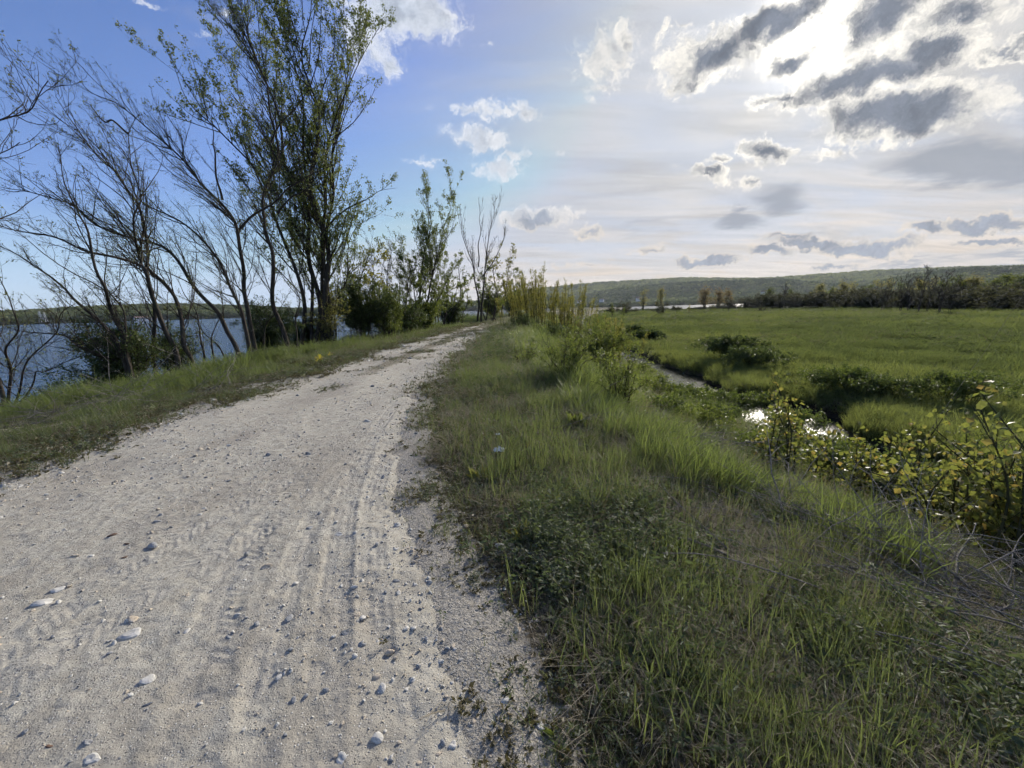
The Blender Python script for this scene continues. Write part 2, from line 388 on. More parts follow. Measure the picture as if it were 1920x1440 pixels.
M = {}
M['ground'] = ground_mat(); M['road'] = road_mat()
M['lake'] = water_mat('lake_water', (.020, .060, .135), .55, 2.6, .38, .05)
M['stream'] = water_mat('stream_water', (.02, .022, .016), 2.2, 9, .020, .20)

# ------------------------------------------------------------------ ground sheet
def lines(*segs):
    out = []
    for a, b, s in segs: out.append(np.arange(a, b, s))
    return np.concatenate(out)
def geo(a, b, n): return np.geomspace(a, b, n)[1:]
gx = np.concatenate([-geo(15, 7000, 42)[::-1], lines((-15, -6, .22), (-6, -.9, .30), (-.9, 3.2, .075), (3.2, 13.5, .11)), [13.5], 13.5 + geo(.2, 45, 120), 58.5 + geo(1, 7000, 60)])
gy = np.concatenate([-geo(1, 400, 14)[::-1], lines((-1, .4, .2), (.4, 6, .075)), [6.0], 6 + geo(.075, 64, 210), 70 + geo(1.2, 7000, 90)])
GX, GY = np.meshgrid(gx, gy)
GZ = ground_z(GX, GY)
# the road bed lies a little under its own sheet
inroad = (GX > XL(GY) - .25) & (GX < XR(GY) + .25) & (GY < 230)
edge_in = np.minimum(GX - XL(GY), XR(GY) - GX)
GZ = np.where(GY < 230, GZ - .05 * sstep(edge_in, .0, .5), GZ)
ex = GX - (ST(GY) + SW(GY))
fld = sstep(ex, .8, 2.5)
grv = np.clip(1.25 - np.maximum(XL(GY) - GX, GX - XR(GY)) / np.where(GX > -3, .33, .85), 0, 1) * (GY < 200)
earth = sstep(ex, -.35, .0) * (1 - sstep(ex, .3, .75)) * sstep(fbm(GX, GY, .45, 2), .36, .55) + ((ex < 0) & (ex > -2 * SW(GY) - .1)) * 1.0
struct('ground', mesh_np('ground', np.stack([GX, GY, GZ], -1).reshape(-1, 3), grid_faces(len(gy), len(gx)), M['ground'],
       attrs={'field': fld.ravel(), 'gravel': grv.ravel(), 'earth': np.clip(earth, 0, 1).ravel()}))

# ------------------------------------------------------------------ gravel road with ruts and tyre prints
rn_ = np.concatenate([np.arange(.7, 3.6, .0098), np.arange(3.6, 6.2, .016)])            # fine rows where tyre prints can be seen
rf = [6.15]
while rf[-1] < 215: rf.append(rf[-1] * 1.0085)
rf = np.array(rf); ub = np.linspace(-4, .75, 24)
nun, nuf = 480, 150
def road_grid(rows, n): return np.meshgrid(np.linspace(-.06, 1.06, n), rows)
_g = [road_grid(ub, nuf), road_grid(rn_, nun), road_grid(rf, nuf)]
U_ = np.concatenate([a.ravel() for a, b in _g]); Y_ = np.concatenate([b.ravel() for a, b in _g])
X_ = XL(Y_) + (XR(Y_) - XL(Y_)) * U_
wid = XR(Y_) - XL(Y_)
ed = np.minimum(U_, 1 - U_) * wid
zr_ = .004 + (fbm(X_, Y_, .8, 3) - .5) * .05 + (fbm(X_, Y_, 3.2, 3) - .5) * .022
zr_ += (fbm(X_, Y_, 14, 3) - .5) * .012 * sstep(Y_, 40, 10) + (fbm(X_ + 5, Y_, 38, 2) - .5) * .0075 * sstep(Y_, 14, 5)
cen = (U_ - .5) * wid
zr_ += .030 * np.exp(-(cen / .42) ** 2) * sstep(Y_, 5, 14) - .022 * np.exp(-((np.abs(cen) - .85) / .33) ** 2) * sstep(Y_, 4, 10)
zr_ -= .055 * (1 - sstep(ed + (fbm(X_, Y_, 2.2, 3) - .5) * .8, -.30, .60))
packed = .0 * zr_
tracks = [([(592, 1500), (600, 1380), (615, 1260), (628, 1120), (640, 1000), (655, 915), (690, 830), (740, 760)], .085, 'rib'),
          ([(700, 1500), (705, 1380), (706, 1250), (700, 1120), (696, 1010), (700, 920), (735, 830)], .08, 'rib'),
          ([(-60, 1330), (60, 1245), (160, 1180), (300, 1100), (420, 1030), (520, 975), (610, 915), (680, 850)], .13, 'lug'),
          ([(-60, 1262), (40, 1195), (150, 1110), (260, 1045), (370, 985), (480, 930), (580, 880)], .12, 'lug'),
          ([(330, 1500), (350, 1420), (372, 1300), (400, 1190), (430, 1090), (480, 1000), (560, 920)], .10, 'lug'),
          ([(455, 1500), (470, 1380), (500, 1240), (540, 1100), (575, 1000), (610, 930)], .07, 'rib'),
          ([(770, 1500), (745, 1330), (700, 1180), (690, 1090)], .06, 'lug')]
near = Y_ < 11
xn, yn = X_[near], Y_[near]
dz_ = np.zeros(len(xn)); pk = np.zeros(len(xn))
for pts, hw, kind in tracks:
    q = np.array([at_z(a, b, 0)[:2] for a, b in pts])
    tt = np.linspace(0, 1, len(q)); ti = np.linspace(0, 1, 60)
    q = np.stack([np.interp(ti, tt, q[:, 0]), np.interp(ti, tt, q[:, 1])], -1)
    for _ in range(6): q[1:-1] = (q[:-2] + 2 * q[1:-1] + q[2:]) / 4
    best = np.full(len(xn), 9.0); sg = np.zeros(len(xn)); ss_ = np.zeros(len(xn)); acc = 0
    for a, b in zip(q[:-1], q[1:]):
        d = b - a; L = np.hypot(*d); d = d / L
        s = np.clip((xn - a[0]) * d[0] + (yn - a[1]) * d[1], 0, L)
        ox, oy = xn - a[0] - s * d[0], yn - a[1] - s * d[1]; dd = np.hypot(ox, oy); k = dd < best
        best[k] = dd[k]; sg[k] = (d[0] * oy - d[1] * ox)[k]; ss_[k] = (acc + s)[k]; acc += L
    m = (1 - sstep(best, hw * .8, hw * 1.25)) * sstep(fbm(xn, yn, 2.3, 3), .36, .58) * sstep(fbm(xn + 3, yn, 9, 2), .25, .6)
    if kind == 'lug':
        pat = np.clip(np.sin(2 * np.pi * (ss_ + .75 * np.abs(sg) + .03 * fbm(xn, yn, 6, 2)) / .058) * 1.5 + .2, -1, 1)
        pat = np.where(np.abs(sg) < .014, -1, pat); amp = .0022
    else:
        pat = np.clip(np.cos(2 * np.pi * sg / .052) * 1.6, -1, 1) * .6 + np.clip(np.sin(2 * np.pi * (ss_ + .5 * sg) / .045) * 1.5, -1, 1) * .5 * (np.cos(2 * np.pi * sg / .052) > -.2); amp = .0024
    dz_ += m * (amp * pat - .006) + .003 * np.exp(-((best - hw * 1.35) / .03) ** 2); pk = np.maximum(pk, m)
zr_[near] += dz_; packed[near] = pk
strip = np.exp(-((cen + .1) / .42) ** 2) * sstep(Y_, 5, 14) * .95 + .55 * (1 - sstep(ed, .0, .5))
_sz = [a.size for a, b in _g]; _of = np.cumsum([0] + _sz)
struct('gravel_road', mesh_np('gravel_road', np.stack([X_, Y_, zr_], -1), [grid_faces(*a.shape) + o_ for (a, b), o_ in zip(_g, _of)], M['road'], attrs={'strip': strip, 'packed': packed}))
_zg = [zr_[_of[k]:_of[k + 1]].reshape(_g[k][0].shape) for k in range(3)]; _rows = [ub, rn_, rf]
def road_z(x, y):
    k = 0 if y < .7 else 1 if y < 6.2 else 2
    i = int(np.clip(np.searchsorted(_rows[k], y), 0, len(_rows[k]) - 1)); uu = (x - XL(y)) / (XR(y) - XL(y))
    return float(np.interp(uu, np.linspace(-.06, 1.06, _zg[k].shape[1]), _zg[k][i]))

# ------------------------------------------------------------------ water
def strip_mesh(name, left, right, ys, z, mat):
    v = np.concatenate([np.stack([left, ys, np.full_like(ys, z)], -1), np.stack([right, ys, np.full_like(ys, z)], -1)]); n = len(ys)
    i = np.arange(n - 1); return mesh_np(name, v, np.stack([i, i + n, i + n + 1, i + 1], -1), mat)
ys = np.concatenate([np.arange(-60, 120, 1.0), np.geomspace(120, 2600, 40)])
struct('lake', strip_mesh('lake', np.full_like(ys, -3200.0), np.where(ys < 420, XL(np.clip(ys, -20, 400)) - 8.0, XL(400) - 8), ys, WATER_Z, M['lake']))
ys = np.arange(-18, 190, .5)
struct('stream', strip_mesh('stream', ST(ys) - SW(ys) - .9, ST(ys) + SW(ys) + .14, ys, STREAM_Z, M['stream']))
pv = np.array([[62, 300, -2.2], [330, 330, -2.2], [900, 1150, -2.2], [150, 1200, -2.2], [95, 500, -2.2]], np.float32)
struct('far_pond', mesh_np('far_pond', pv, [np.array([[0, 1, 2]]), np.array([[0, 2, 3]]), np.array([[0, 3, 4]])], M['stream']))

# ------------------------------------------------------------------ far hills
def hill_mat():
    m, n, o = material('hillside_under_trees'); p = n.new('ShaderNodeNewGeometry').outputs['Position']
    col = n.mix(n.ss(n.noise(p, .02, 5, .6), .4, .65), (.06, .085, .035), (.10, .125, .05))
    n.l.new(pbsdf(n, col, .95, .1), o.inputs[0]); return m
M['hill'] = hill_mat()
hill_pts = []
def hill(sky_pts, R, depth, seed, light):
    sp = np.array(sky_pts, float); px = np.linspace(sp[0, 0], sp[-1, 0], 150); py = np.interp(px, sp[:, 0], sp[:, 1])
    k = np.ones(7) / 7; py = np.convolve(np.pad(py, 3, 'edge'), k, 'valid')
    prof_t = np.array([-1.15, -1, -.85, -.7, -.5, -.3, -.12, 0, .2, .6, 1.0]); prof_h = np.array([-.02, 0, .10, .24, .50, .75, .94, 1, .95, .6, 0])
    V = np.zeros((len(prof_t), len(px), 3))
    for j, (a, b) in enumerate(zip(px, py)):
        v = ray(a, b); h = math.hypot(v[0], v[1]); tz = CAM_H + v[2] / h * R - 7.0
        c = np.array([v[0], v[1]]) / h
        for i, (t, hh) in enumerate(zip(prof_t, prof_h)):
            rr = R + t * depth
            n = (fbm(c[0] * rr, c[1] * rr, .0035, 3) - .5) * 60 * (hh * (1 - hh) * 4) * .7
            V[i, j] = (c[0] * rr, c[1] * rr, (tz + 2.6) * hh - 2.6 + n * min(1, tz / 80))
    struct('hill', mesh_np('hill', V.reshape(-1, 3), grid_faces(len(prof_t), len(px)), M['hill']))
    # scatter points for the wood that covers it
    rg = np.random.default_rng(seed); wid_ = np.linalg.norm(V[7, -1] - V[7, 0]); N = int(wid_ * depth * 1.15 / (R * .0058) ** 2)
    fi = rg.uniform(.6, 8.2, N); fj = rg.uniform(0, len(px) - 1.01, N); i0 = fi.astype(int); j0 = fj.astype(int); a = (fi - i0)[:, None]; b = (fj - j0)[:, None]
    pt = (V[i0, j0] * (1 - a) + V[i0 + 1, j0] * a) * (1 - b) + (V[i0, j0 + 1] * (1 - a) + V[i0 + 1, j0 + 1] * a) * b
    s = R * .0062 * rg.uniform(.75, 1.35, N)
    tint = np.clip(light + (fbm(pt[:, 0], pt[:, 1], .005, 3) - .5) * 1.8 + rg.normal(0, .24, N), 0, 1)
    hill_pts.append((pt, s, tint))
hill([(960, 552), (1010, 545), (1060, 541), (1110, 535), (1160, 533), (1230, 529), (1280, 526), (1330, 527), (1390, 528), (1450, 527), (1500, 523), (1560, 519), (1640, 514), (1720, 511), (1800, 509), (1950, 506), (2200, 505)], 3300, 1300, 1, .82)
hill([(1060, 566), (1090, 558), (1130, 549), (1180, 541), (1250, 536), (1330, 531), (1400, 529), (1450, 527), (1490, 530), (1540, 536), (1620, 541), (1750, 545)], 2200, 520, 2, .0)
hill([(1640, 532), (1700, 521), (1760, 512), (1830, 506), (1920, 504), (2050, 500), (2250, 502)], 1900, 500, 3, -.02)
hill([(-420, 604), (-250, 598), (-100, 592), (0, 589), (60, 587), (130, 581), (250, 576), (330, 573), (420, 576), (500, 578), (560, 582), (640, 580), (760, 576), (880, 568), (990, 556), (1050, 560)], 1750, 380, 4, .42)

# ------------------------------------------------------------------ plant building blocks
class Tubes:
    def __init__(s): s.b = {}
    def add(s, P, r, sides=5): s.b.setdefault((len(P), sides), []).append((np.asarray(P, float), np.asarray(r, float)))
    def build(s, name, mat, origin=(0, 0, 0)):
        vs, fs, off = [], [], 0
        for (n, k), lst in s.b.items():
            P = np.stack([a for a, _ in lst]) - np.asarray(origin); r = np.stack([b for _, b in lst]); B = len(lst)
            T = np.gradient(P, axis=1); T /= np.linalg.norm(T, axis=2, keepdims=True) + 1e-9
            ref = np.where(np.abs(T[:, :1, 2:3]) > .8, np.array([[[1., 0, 0]]]), np.array([[[0, 0, 1.]]]))
            A = np.cross(T, np.broadcast_to(ref, T.shape)); A /= np.linalg.norm(A, axis=2, keepdims=True) + 1e-9
            C = np.cross(T, A); th = np.arange(k) * 2 * np.pi / k
            V = P[:, :, None] + r[:, :, None, None] * (A[:, :, None] * np.cos(th)[None, None, :, None] + C[:, :, None] * np.sin(th)[None, None, :, None])
            idx = np.arange(B * n * k).reshape(B, n, k) + off; nx = np.roll(idx, -1, axis=2)
            fs.append(np.stack([idx[:, :-1], nx[:, :-1], nx[:, 1:], idx[:, 1:]], -1).reshape(-1, 4)); vs.append(V.reshape(-1, 3)); off += B * n * k
        if not vs: return None
        return mesh_np(name, np.concatenate(vs), [np.concatenate(fs)], mat)
class Leaves:
    def __init__(s): s.p = []; s.d = []; s.l = []; s.w = []; s.t = []
    def add(s, p, d, l, w=.55, tint=None, rg=rng):
        p = np.atleast_2d(p); n = len(p); s.p.append(p); s.d.append(np.broadcast_to(d, p.shape)); s.l.append(np.broadcast_to(l, n) * rg.uniform(.65, 1.25, n))
        s.w.append(np.broadcast_to(w, n)); s.t.append(np.clip(rg.normal(.45, .25, n), 0, 1) if tint is None else np.broadcast_to(tint, n))
    def count(s): return sum(len(a) for a in s.p)
    def build(s, name, mat, origin=(0, 0, 0), rg=rng, fold=.12):
        if not s.p: return None
        p = np.concatenate(s.p) - np.asarray(origin); d = np.concatenate(s.d).astype(float); l = np.concatenate(s.l)[:, None]; w = np.concatenate(s.w)[:, None]; t = np.concatenate(s.t)
        d = d + rg.normal(0, .35, d.shape); d /= np.linalg.norm(d, axis=1, keepdims=True) + 1e-9
        q = rg.normal(0, 1, d.shape); side = np.cross(d, q); side /= np.linalg.norm(side, axis=1, keepdims=True) + 1e-9; nrm = np.cross(d, side)
        v = np.stack([p, p + d * l * .45 + side * l * w * .5 + nrm * l * fold, p + d * l, p + d * l * .45 - side * l * w * .5 + nrm * l * fold], 1)
        i = np.arange(len(p) * 4).reshape(-1, 4)
        return mesh_np(name, v.reshape(-1, 3), [i], mat, smooth=False, attrs={'rnd': np.repeat(t, 4)})
def spline(pts, n):
    p = np.asarray(pts, float)
    if len(p) < 3: t = np.linspace(0, 1, n)[:, None]; return p[0] * (1 - t) + p[-1] * t
    d = np.concatenate([[0], np.cumsum(np.linalg.norm(np.diff(p, axis=0), axis=1))]); d /= d[-1]; t = np.linspace(0, 1, n)
    # catmull-rom on chord length
    m = np.gradient(p, d, axis=0); i = np.clip(np.searchsorted(d, t, 'right') - 1, 0, len(p) - 2); h = (d[i + 1] - d[i])[:, None]; s = ((t - d[i]) / (d[i + 1] - d[i]))[:, None]
    return (2 * s**3 - 3 * s**2 + 1) * p[i] + (s**3 - 2 * s**2 + s) * h * m[i] + (-2 * s**3 + 3 * s**2) * p[i + 1] + (s**3 - s**2) * h * m[i + 1]

def unit(v): v = np.asarray(v, float); return v / (np.linalg.norm(v) + 1e-9)
def branch_dir(T, ang, rg, bias):
    q = unit(np.cross(T, rg.normal(0, 1, 3))); return unit(T * math.cos(ang) + q * math.sin(ang) + bias)
def walk(p, d, L, n, rg, wob, bias):
    P = [p]; st = L / (n - 1)
    for _ in range(n - 1):
        d = unit(d + rg.normal(0, wob, 3) + bias); P.append(P[-1] + d * st)
    return np.array(P)

def grow(tb, lv, P, r0, r1, spec, rg, level=0):
    """spec: per level dict(per_m, tmin, ang, ratio, wob, n, rad, sides, bias); leaves come from the last level"""
    sp = spec['levels'][level]; L = np.linalg.norm(np.diff(P, axis=0), axis=1).sum(); n = max(1, int(rg.poisson(sp['per_m'] * L * (1 - sp['tmin']))))
    n = min(n, sp.get('max', 999))
    last = level == len(spec['levels']) - 1
    for t in rg.uniform(sp['tmin'], 1, n) ** sp.get('pow', 1):
        f = t * (len(P) - 1); i = min(int(f), len(P) - 2); a = f - i
        p = P[i] * (1 - a) + P[i + 1] * a; T = unit(P[i + 1] - P[i]); r = (r0 + (r1 - r0) * t) * (1 - .35 * t)
        d = branch_dir(T, rg.uniform(*sp['ang']), rg, np.asarray(sp['bias']) * .6)
        l = min(sp.get('lmax', 9), max(sp.get('lmin', .05), sp['ratio'] * L * (1.15 - .8 * t) * rg.uniform(.5, 1.3)))
        Q = walk(p, d, l, sp['n'], rg, sp['wob'], np.asarray(sp['bias']) * .22)
        rb = max(spec['rmin'], min(r * .7, sp['rad'] * l)); re = max(spec['rmin'] * .6, rb * .3)
        tb.add(Q, np.linspace(rb, re, len(Q)), sp['sides'])
        if last or sp.get('leaf'):
            k = rg.poisson(spec['leaf_n'] * (1 if last else sp['leaf']))
            if k:
                tt = rg.uniform(.25, 1.0, k) ** .7 * (len(Q) - 1); ii = np.minimum(tt.astype(int), len(Q) - 2); aa = (tt - ii)[:, None]
                pp = Q[ii] * (1 - aa) + Q[ii + 1] * aa + rg.normal(0, spec.get('leaf_sp', .03), (k, 3))
                lv.add(pp, unit(Q[-1] - Q[0]) * .6 + np.array([0, 0, spec.get('leaf_up', 0.0)]) + rg.normal(0, .5, (k, 3)), spec['leaf_l'], spec['leaf_w'], rg=rg)
        if not last: grow(tb, lv, Q, rb, re, spec, rg, level + 1)

# bark and leaves: real colours, the sky and sun do the rest
M['bark'] = bark_mat('grey_brown_bark', (.030, .025, .020), (.075, .064, .050))
M['bark_pale'] = bark_mat('pale_dead_wood', (.13, .115, .10), (.27, .25, .22), 30)
M['bark_green'] = bark_mat('olive_shoot_bark', (.045, .045, .022), (.09, .085, .04), 30)
M['leaf_poplar'] = leaf_mat('poplar_leaf', (.085, .110, .042), (.120, .150, .055), (.165, .190, .075), .50)
M['leaf_bud'] = leaf_mat('opening_leaf', (.08, .10, .04), (.12, .14, .055), (.16, .18, .08), .45)
M['leaf_dark'] = leaf_mat('dark_shrub_leaf', (.042, .062, .026), (.065, .090, .034), (.10, .125, .045), .42)
M['leaf_mid'] = leaf_mat('green_shrub_leaf', (.075, .100, .032), (.115, .145, .042), (.155, .185, .060), .50)
M['leaf_yellow'] = leaf_mat('yellow_green_leaf', (.13, .135, .045), (.19, .19, .060), (.25, .24, .085), .50)
M['leaf_copper'] = leaf_mat('young_poplar_leaf', (.105, .130, .045), (.155, .172, .058), (.235, .180, .075), .52, .4)
M['leaf_bramble'] = leaf_mat('bramble_leaf', (.055, .080, .026), (.090, .122, .036), (.13, .160, .050), .45, .45)

def plant(name, label, cat, base, tb_trunks, tb, lv, bark, leaf, group=None):
    root = empty(name, base, label, cat, group); o3 = np.asarray(base)
    for k, t in enumerate(tb_trunks):
        me = t.build('trunk', M[bark], o3)
        if me: obj('trunk' if cat == 'tree' else 'stem', me, root)
    me = tb.build('branches', M[bark], o3); crown = root
    if me: crown = tag(obj('branches', me, root), kind='stuff')
    me = lv.build('foliage', M[leaf], o3)
    if me: tag(obj('foliage', me, crown), kind='stuff')
    return root

def traced_tree(label, base_px, depth, stems, spec, bark, leaf, seed, group=None, lean_y=(0, 0), r_base=.10, name='bare_tree', gap=None):
    """stems are sight lines through the photo at the tree's own distance; lean_y spreads them in depth"""
    rg = np.random.default_rng(seed); b0 = at_y(*base_px, depth); base = np.array([b0[0], depth, gz(b0[0], depth) - .08])
    trunks, tb, lv = [], Tubes(), Leaves()
    for si, st in enumerate(stems):
        pts = [(p[0], p[1]) for p in st['p']]; dy_ = st.get('dy', rg.uniform(*lean_y)); n = len(pts)
        P = np.array([at_y(a, b, depth + st.get('d0', rg.normal(0, .12)) + dy_ * (k / max(1, n - 1)) ** 1.3) for k, (a, b) in enumerate(pts)])
        if st.get('root', True): P[0, 2] = min(P[0, 2], gz(P[0, 0], P[0, 1]) - .05)
        Q = spline(P, 18 + 3 * n); L = np.linalg.norm(np.diff(Q, axis=0), axis=1).sum()
        env = np.sin(np.linspace(0, np.pi, len(Q)))[:, None]; jit = rg.normal(0, .05 * L ** .5, (max(4, len(Q) // 5), 3)); Q = Q + spline(jit, len(Q)) * env
        r0 = st.get('r', r_base) * .86; t = np.linspace(0, 1, len(Q)); rad = r0 * (1 - t) ** 1.15 * .95 + .006
        rad[0] *= 1.25
        tr = Tubes(); tr.add(Q, rad, 8); trunks.append(tr)
        grow(tb, lv, Q, r0, .012, spec, rg)
    return plant(name, label, 'tree', base, trunks, tb, lv, bark, leaf, group)

UPW = (0, 0, .55)
def lv_(per_m, tmin, ang, ratio, n, sides, rad, wob=.16, bias=UPW, **k): return dict(per_m=per_m, tmin=tmin, ang=ang, ratio=ratio, n=n, sides=sides, rad=rad, wob=wob, bias=bias, **k)
BARE = dict(levels=[lv_(5.2, .16, (.4, .95), .31, 7, 4, .009, .14, (-.30, 0, .50), lmin=.4, lmax=2.4), lv_(4.6, .15, (.4, 1.0), .42, 5, 3, .008, .22, (-.2, 0, .35), lmin=.18, lmax=.9), lv_(6.5, .15, (.4, 1.1), .48, 3, 3, .006, .28, (-.1, 0, .3), lmin=.08, lmax=.36)],
            rmin=.0030, leaf_n=2.0, leaf_l=.042, leaf_w=.6, leaf_sp=.02)
POP = dict(levels=[lv_(2.8, .18, (.5, 1.05), .36, 8, 4, .008, .10, (-.08, 0, .55), lmin=.7, lmax=4.2), lv_(4.4, .12, (.3, .8), .34, 5, 3, .007, .15, (0, 0, .55), lmin=.25, lmax=1.2, leaf=.9), lv_(3.0, .2, (.3, .9), .45, 3, 3, .006, .2, (0, 0, .3), lmin=.12, lmax=.4)],
           rmin=.0042, leaf_n=5.0, leaf_l=.088, leaf_w=.7, leaf_sp=.06)

# ------------------------------------------------------------------ trees on the lake bank
S = lambda *p, **k: dict(p=list(p), **k)
BANK = 'trees along the lake bank'
traced_tree('thin bare sapling at the left edge beside a heap of grey dead twigs', (8, 768), 8.6,
            [S((8, 772), (10, 720), (17, 658), (30, 605), (20, 560), (-10, 500), r=.035), S((10, 765), (40, 700), (75, 640), (100, 600), (140, 570), r=.022), S((5, 768), (-20, 690), (-60, 600), (-90, 480), (-60, 380), (-10, 300), (37, 267), r=.045, dy=-.8), S((5, 768), (-60, 640), (-120, 450), (-80, 300), (0, 217), (40, 198), (90, 152), r=.05, dy=-1.0),
             S((9, 766), (60, 730), (100, 700), (150, 672), (190, 650), r=.018)],
            BARE, 'bark', 'leaf_bud', 11, BANK, (-.6, .6))
traced_tree('bare leaning tree rising out of the dark round shrub by the lake', (254, 722), 11.6,
            [S((254, 722), (240, 675), (227, 633), (204, 595), (190, 530), (183, 483), (175, 442), (152, 396), (125, 333), (108, 267), r=.075), S((248, 722), (225, 650), (171, 592), (120, 545), (83, 512), (42, 479), (-5, 460), (-60, 440), r=.075, dy=-.9), S((246, 720), (215, 670), (183, 654), (137, 637), (62, 621), (0, 608), (-60, 590), r=.045, dy=-.7), S((252, 722), (236, 640), (222, 590), (206, 555), (205, 500), (190, 440), r=.04, dy=.6)],
            BARE, 'bark', 'leaf_bud', 12, BANK, (-.3, .8))
traced_tree('forked bare tree with one upright stem and one long limb reaching left', (292, 706), 12.8,
            [S((292, 708), (290, 670), (288, 642), (279, 579), (258, 525), (246, 470), (250, 440), (254, 396), (250, 300), (240, 246), (262, 212), r=.075, dy=.3), S((333, 690), (322, 650), (308, 621), (290, 567), (271, 533), (233, 512), (179, 479), (104, 450), (0, 421), (-60, 400), r=.095, dy=-.8), S((240, 250), (215, 228), (188, 222), (160, 190), r=.03, root=False)],
            BARE, 'bark', 'leaf_bud', 13, BANK, (-.3, .6))
traced_tree('slender bare tree with a kinked trunk standing behind tall grass', (367, 704), 13.2,
            [S((367, 708), (355, 670), (346, 650), (338, 587), (308, 537), (275, 500), (267, 442), (262, 400), (233, 333), (179, 292), (125, 217), (104, 179), r=.085), S((405, 700), (400, 655), (402, 620), (418, 590), (425, 560), r=.035, dy=.6), S((372, 705), (380, 650), (372, 600), (352, 560), (330, 520), r=.04)],
            BARE, 'bark', 'leaf_bud', 14, BANK, (-.5, .8))
traced_tree('bare tree whose two stems lean far left over the water', (454, 681), 16.2,
            [S((454, 685), (440, 650), (421, 625), (400, 567), (354, 512), (308, 479), (258, 442), (200, 425), (146, 387), (62, 367), (-10, 348), r=.11, dy=-1.2), S((471, 678), (462, 620), (450, 575), (420, 520), (400, 483), (350, 421), (292, 396), (233, 321), (190, 290), r=.095, dy=.8), S((440, 690), (415, 655), (395, 640), (370, 600), (372, 570), r=.04)],
            BARE, 'bark', 'leaf_bud', 15, BANK, (-.6, .9))
traced_tree('tall dark-limbed bare tree with a wide fork at mid height', (481, 668), 17.6,
            [S((479, 675), (475, 620), (471, 575), (458, 520), (450, 483), (442, 421), (417, 375), (379, 333), (333, 283), (271, 237), (221, 200), (167, 171), (140, 140), r=.125, dy=-.6), S((446, 433), (470, 408), (500, 387), (550, 354), (596, 321), (640, 300), r=.06, root=False, dy=.9), S((417, 375), (412, 330), (405, 290), (395, 240), (400, 190), r=.05, root=False), S((486, 676), (500, 620), (520, 585), (545, 545), r=.045)],
            BARE, 'bark', 'leaf_bud', 16, BANK, (-.6, .9))
traced_tree('twisting dark tree just left of the leafy poplar clump', (546, 664), 19.2,
            [S((546, 670), (530, 620), (517, 575), (522, 520), (525, 483), (521, 442), (521, 400), (504, 354), (508, 267), (508, 200), (500, 150), (479, 110), (440, 54), (395, 10), (372, -30), r=.13), S((521, 400), (540, 370), (580, 345), (620, 325), r=.05, root=False), S((508, 267), (540, 215), (570, 180), (600, 160), r=.04, root=False), S((560, 664), (552, 610), (560, 560), (548, 520), (530, 480), r=.05)],
            dict(BARE, leaf_n=3.2), 'bark', 'leaf_bud', 17, BANK, (-.6, .9))
traced_tree('tallest leafy poplar clump on the bank, its top leaving the picture', (596, 652), 22.5,
            [S((560, 655), (567, 567), (555, 520), (542, 483), (508, 375), (467, 300), (417, 250), (358, 200), (318, 100), r=.16, dy=-1.5), S((590, 655), (600, 558), (585, 480), (575, 417), (546, 333), (529, 250), (500, 167), (471, 83), (442, -20), (425, -70), r=.19, dy=.8),
             S((612, 655), (612, 546), (608, 417), (592, 333), (583, 208), (567, 104), (583, 10), (570, -90), r=.20, dy=-.8), S((620, 655), (622, 560), (606, 440), (604, 330), (625, 225), (660, 150), (690, 90), (708, 55), r=.15, dy=1.4),
             S((608, 430), (650, 392), (690, 372), (720, 360), (745, 352), r=.06, root=False, dy=1.0), S((585, 655), (580, 560), (560, 450), (520, 330), (500, 260), (455, 190), (440, 120), r=.13, dy=1.6), S((628, 655), (640, 560), (660, 470), (680, 420), (715, 400), r=.08, dy=1.2),
             S((600, 655), (606, 520), (612, 380), (620, 290), (640, 190), (650, 90), (640, 20), r=.14, dy=1.9), S((592, 400), (570, 300), (560, 200), (545, 100), (520, 0), (515, -60), r=.10, root=False, dy=-.6)],
            dict(POP, leaf_n=6.0, leaf_l=.095), 'bark', 'leaf_poplar', 18, BANK, (-1, 1), name='poplar_tree')
SPAR = dict(POP, leaf_n=5.0, leaf_l=.11)
traced_tree('slim poplar with two pointed crowns beyond the round green bush', (790, 622), 36.0,
            [S((785, 628), (788, 560), (800, 480), (808, 420), (800, 370), (803, 338), r=.14), S((792, 628), (805, 540), (830, 450), (845, 400), (848, 352), r=.12, dy=1), S((780, 628), (770, 560), (760, 500), (752, 460), r=.08), S((795, 628), (820, 560), (850, 510), (868, 480), r=.08)],
            dict(SPAR, leaf_n=6.5), 'bark', 'leaf_poplar', 19, BANK, (-1, 1), name='poplar_tree')
traced_tree('small leafless tree between the leafy clump and the slim poplar', (742, 632), 31.0,
            [S((738, 636), (735, 580), (728, 520), (735, 470), (748, 440), r=.09), S((744, 636), (760, 570), (770, 510), (790, 470), r=.07), S((730, 636), (712, 560), (705, 500), (690, 450), r=.06)],
            dict(BARE, leaf_n=2.4, leaf_l=.07, rmin=.006), 'bark', 'leaf_bud', 20, BANK, (-1, 1))
traced_tree('nearly bare tree with a fan of fine upright twigs farther along the road', (900, 606), 48.0,
            [S((895, 610), (897, 560), (890, 510), (872, 470), (866, 430), (870, 395), r=.16), S((902, 610), (904, 540), (908, 480), (918, 430), (930, 395), (938, 378), r=.16, dy=1), S((904, 520), (925, 490), (942, 450), (948, 420), r=.08, root=False), S((897, 500), (900, 450), (903, 410), (905, 375), r=.09, root=False)],
            dict(BARE, levels=[lv_(2.0, .3, (.3, .6), .32, 7, 4, .010, .10, (0, 0, .8), lmin=.6, lmax=3), lv_(2.4, .2, (.3, .7), .4, 5, 3, .007, .14, (0, 0, .6), lmin=.3, lmax=1.3), lv_(2.2, .2, (.3, .8), .5, 3, 3, .006, .2, (0, 0, .4), lmin=.15, lmax=.5)], rmin=.009, leaf_n=1.6, leaf_l=.09), 'bark', 'leaf_bud', 21, BANK, (-1, 1))
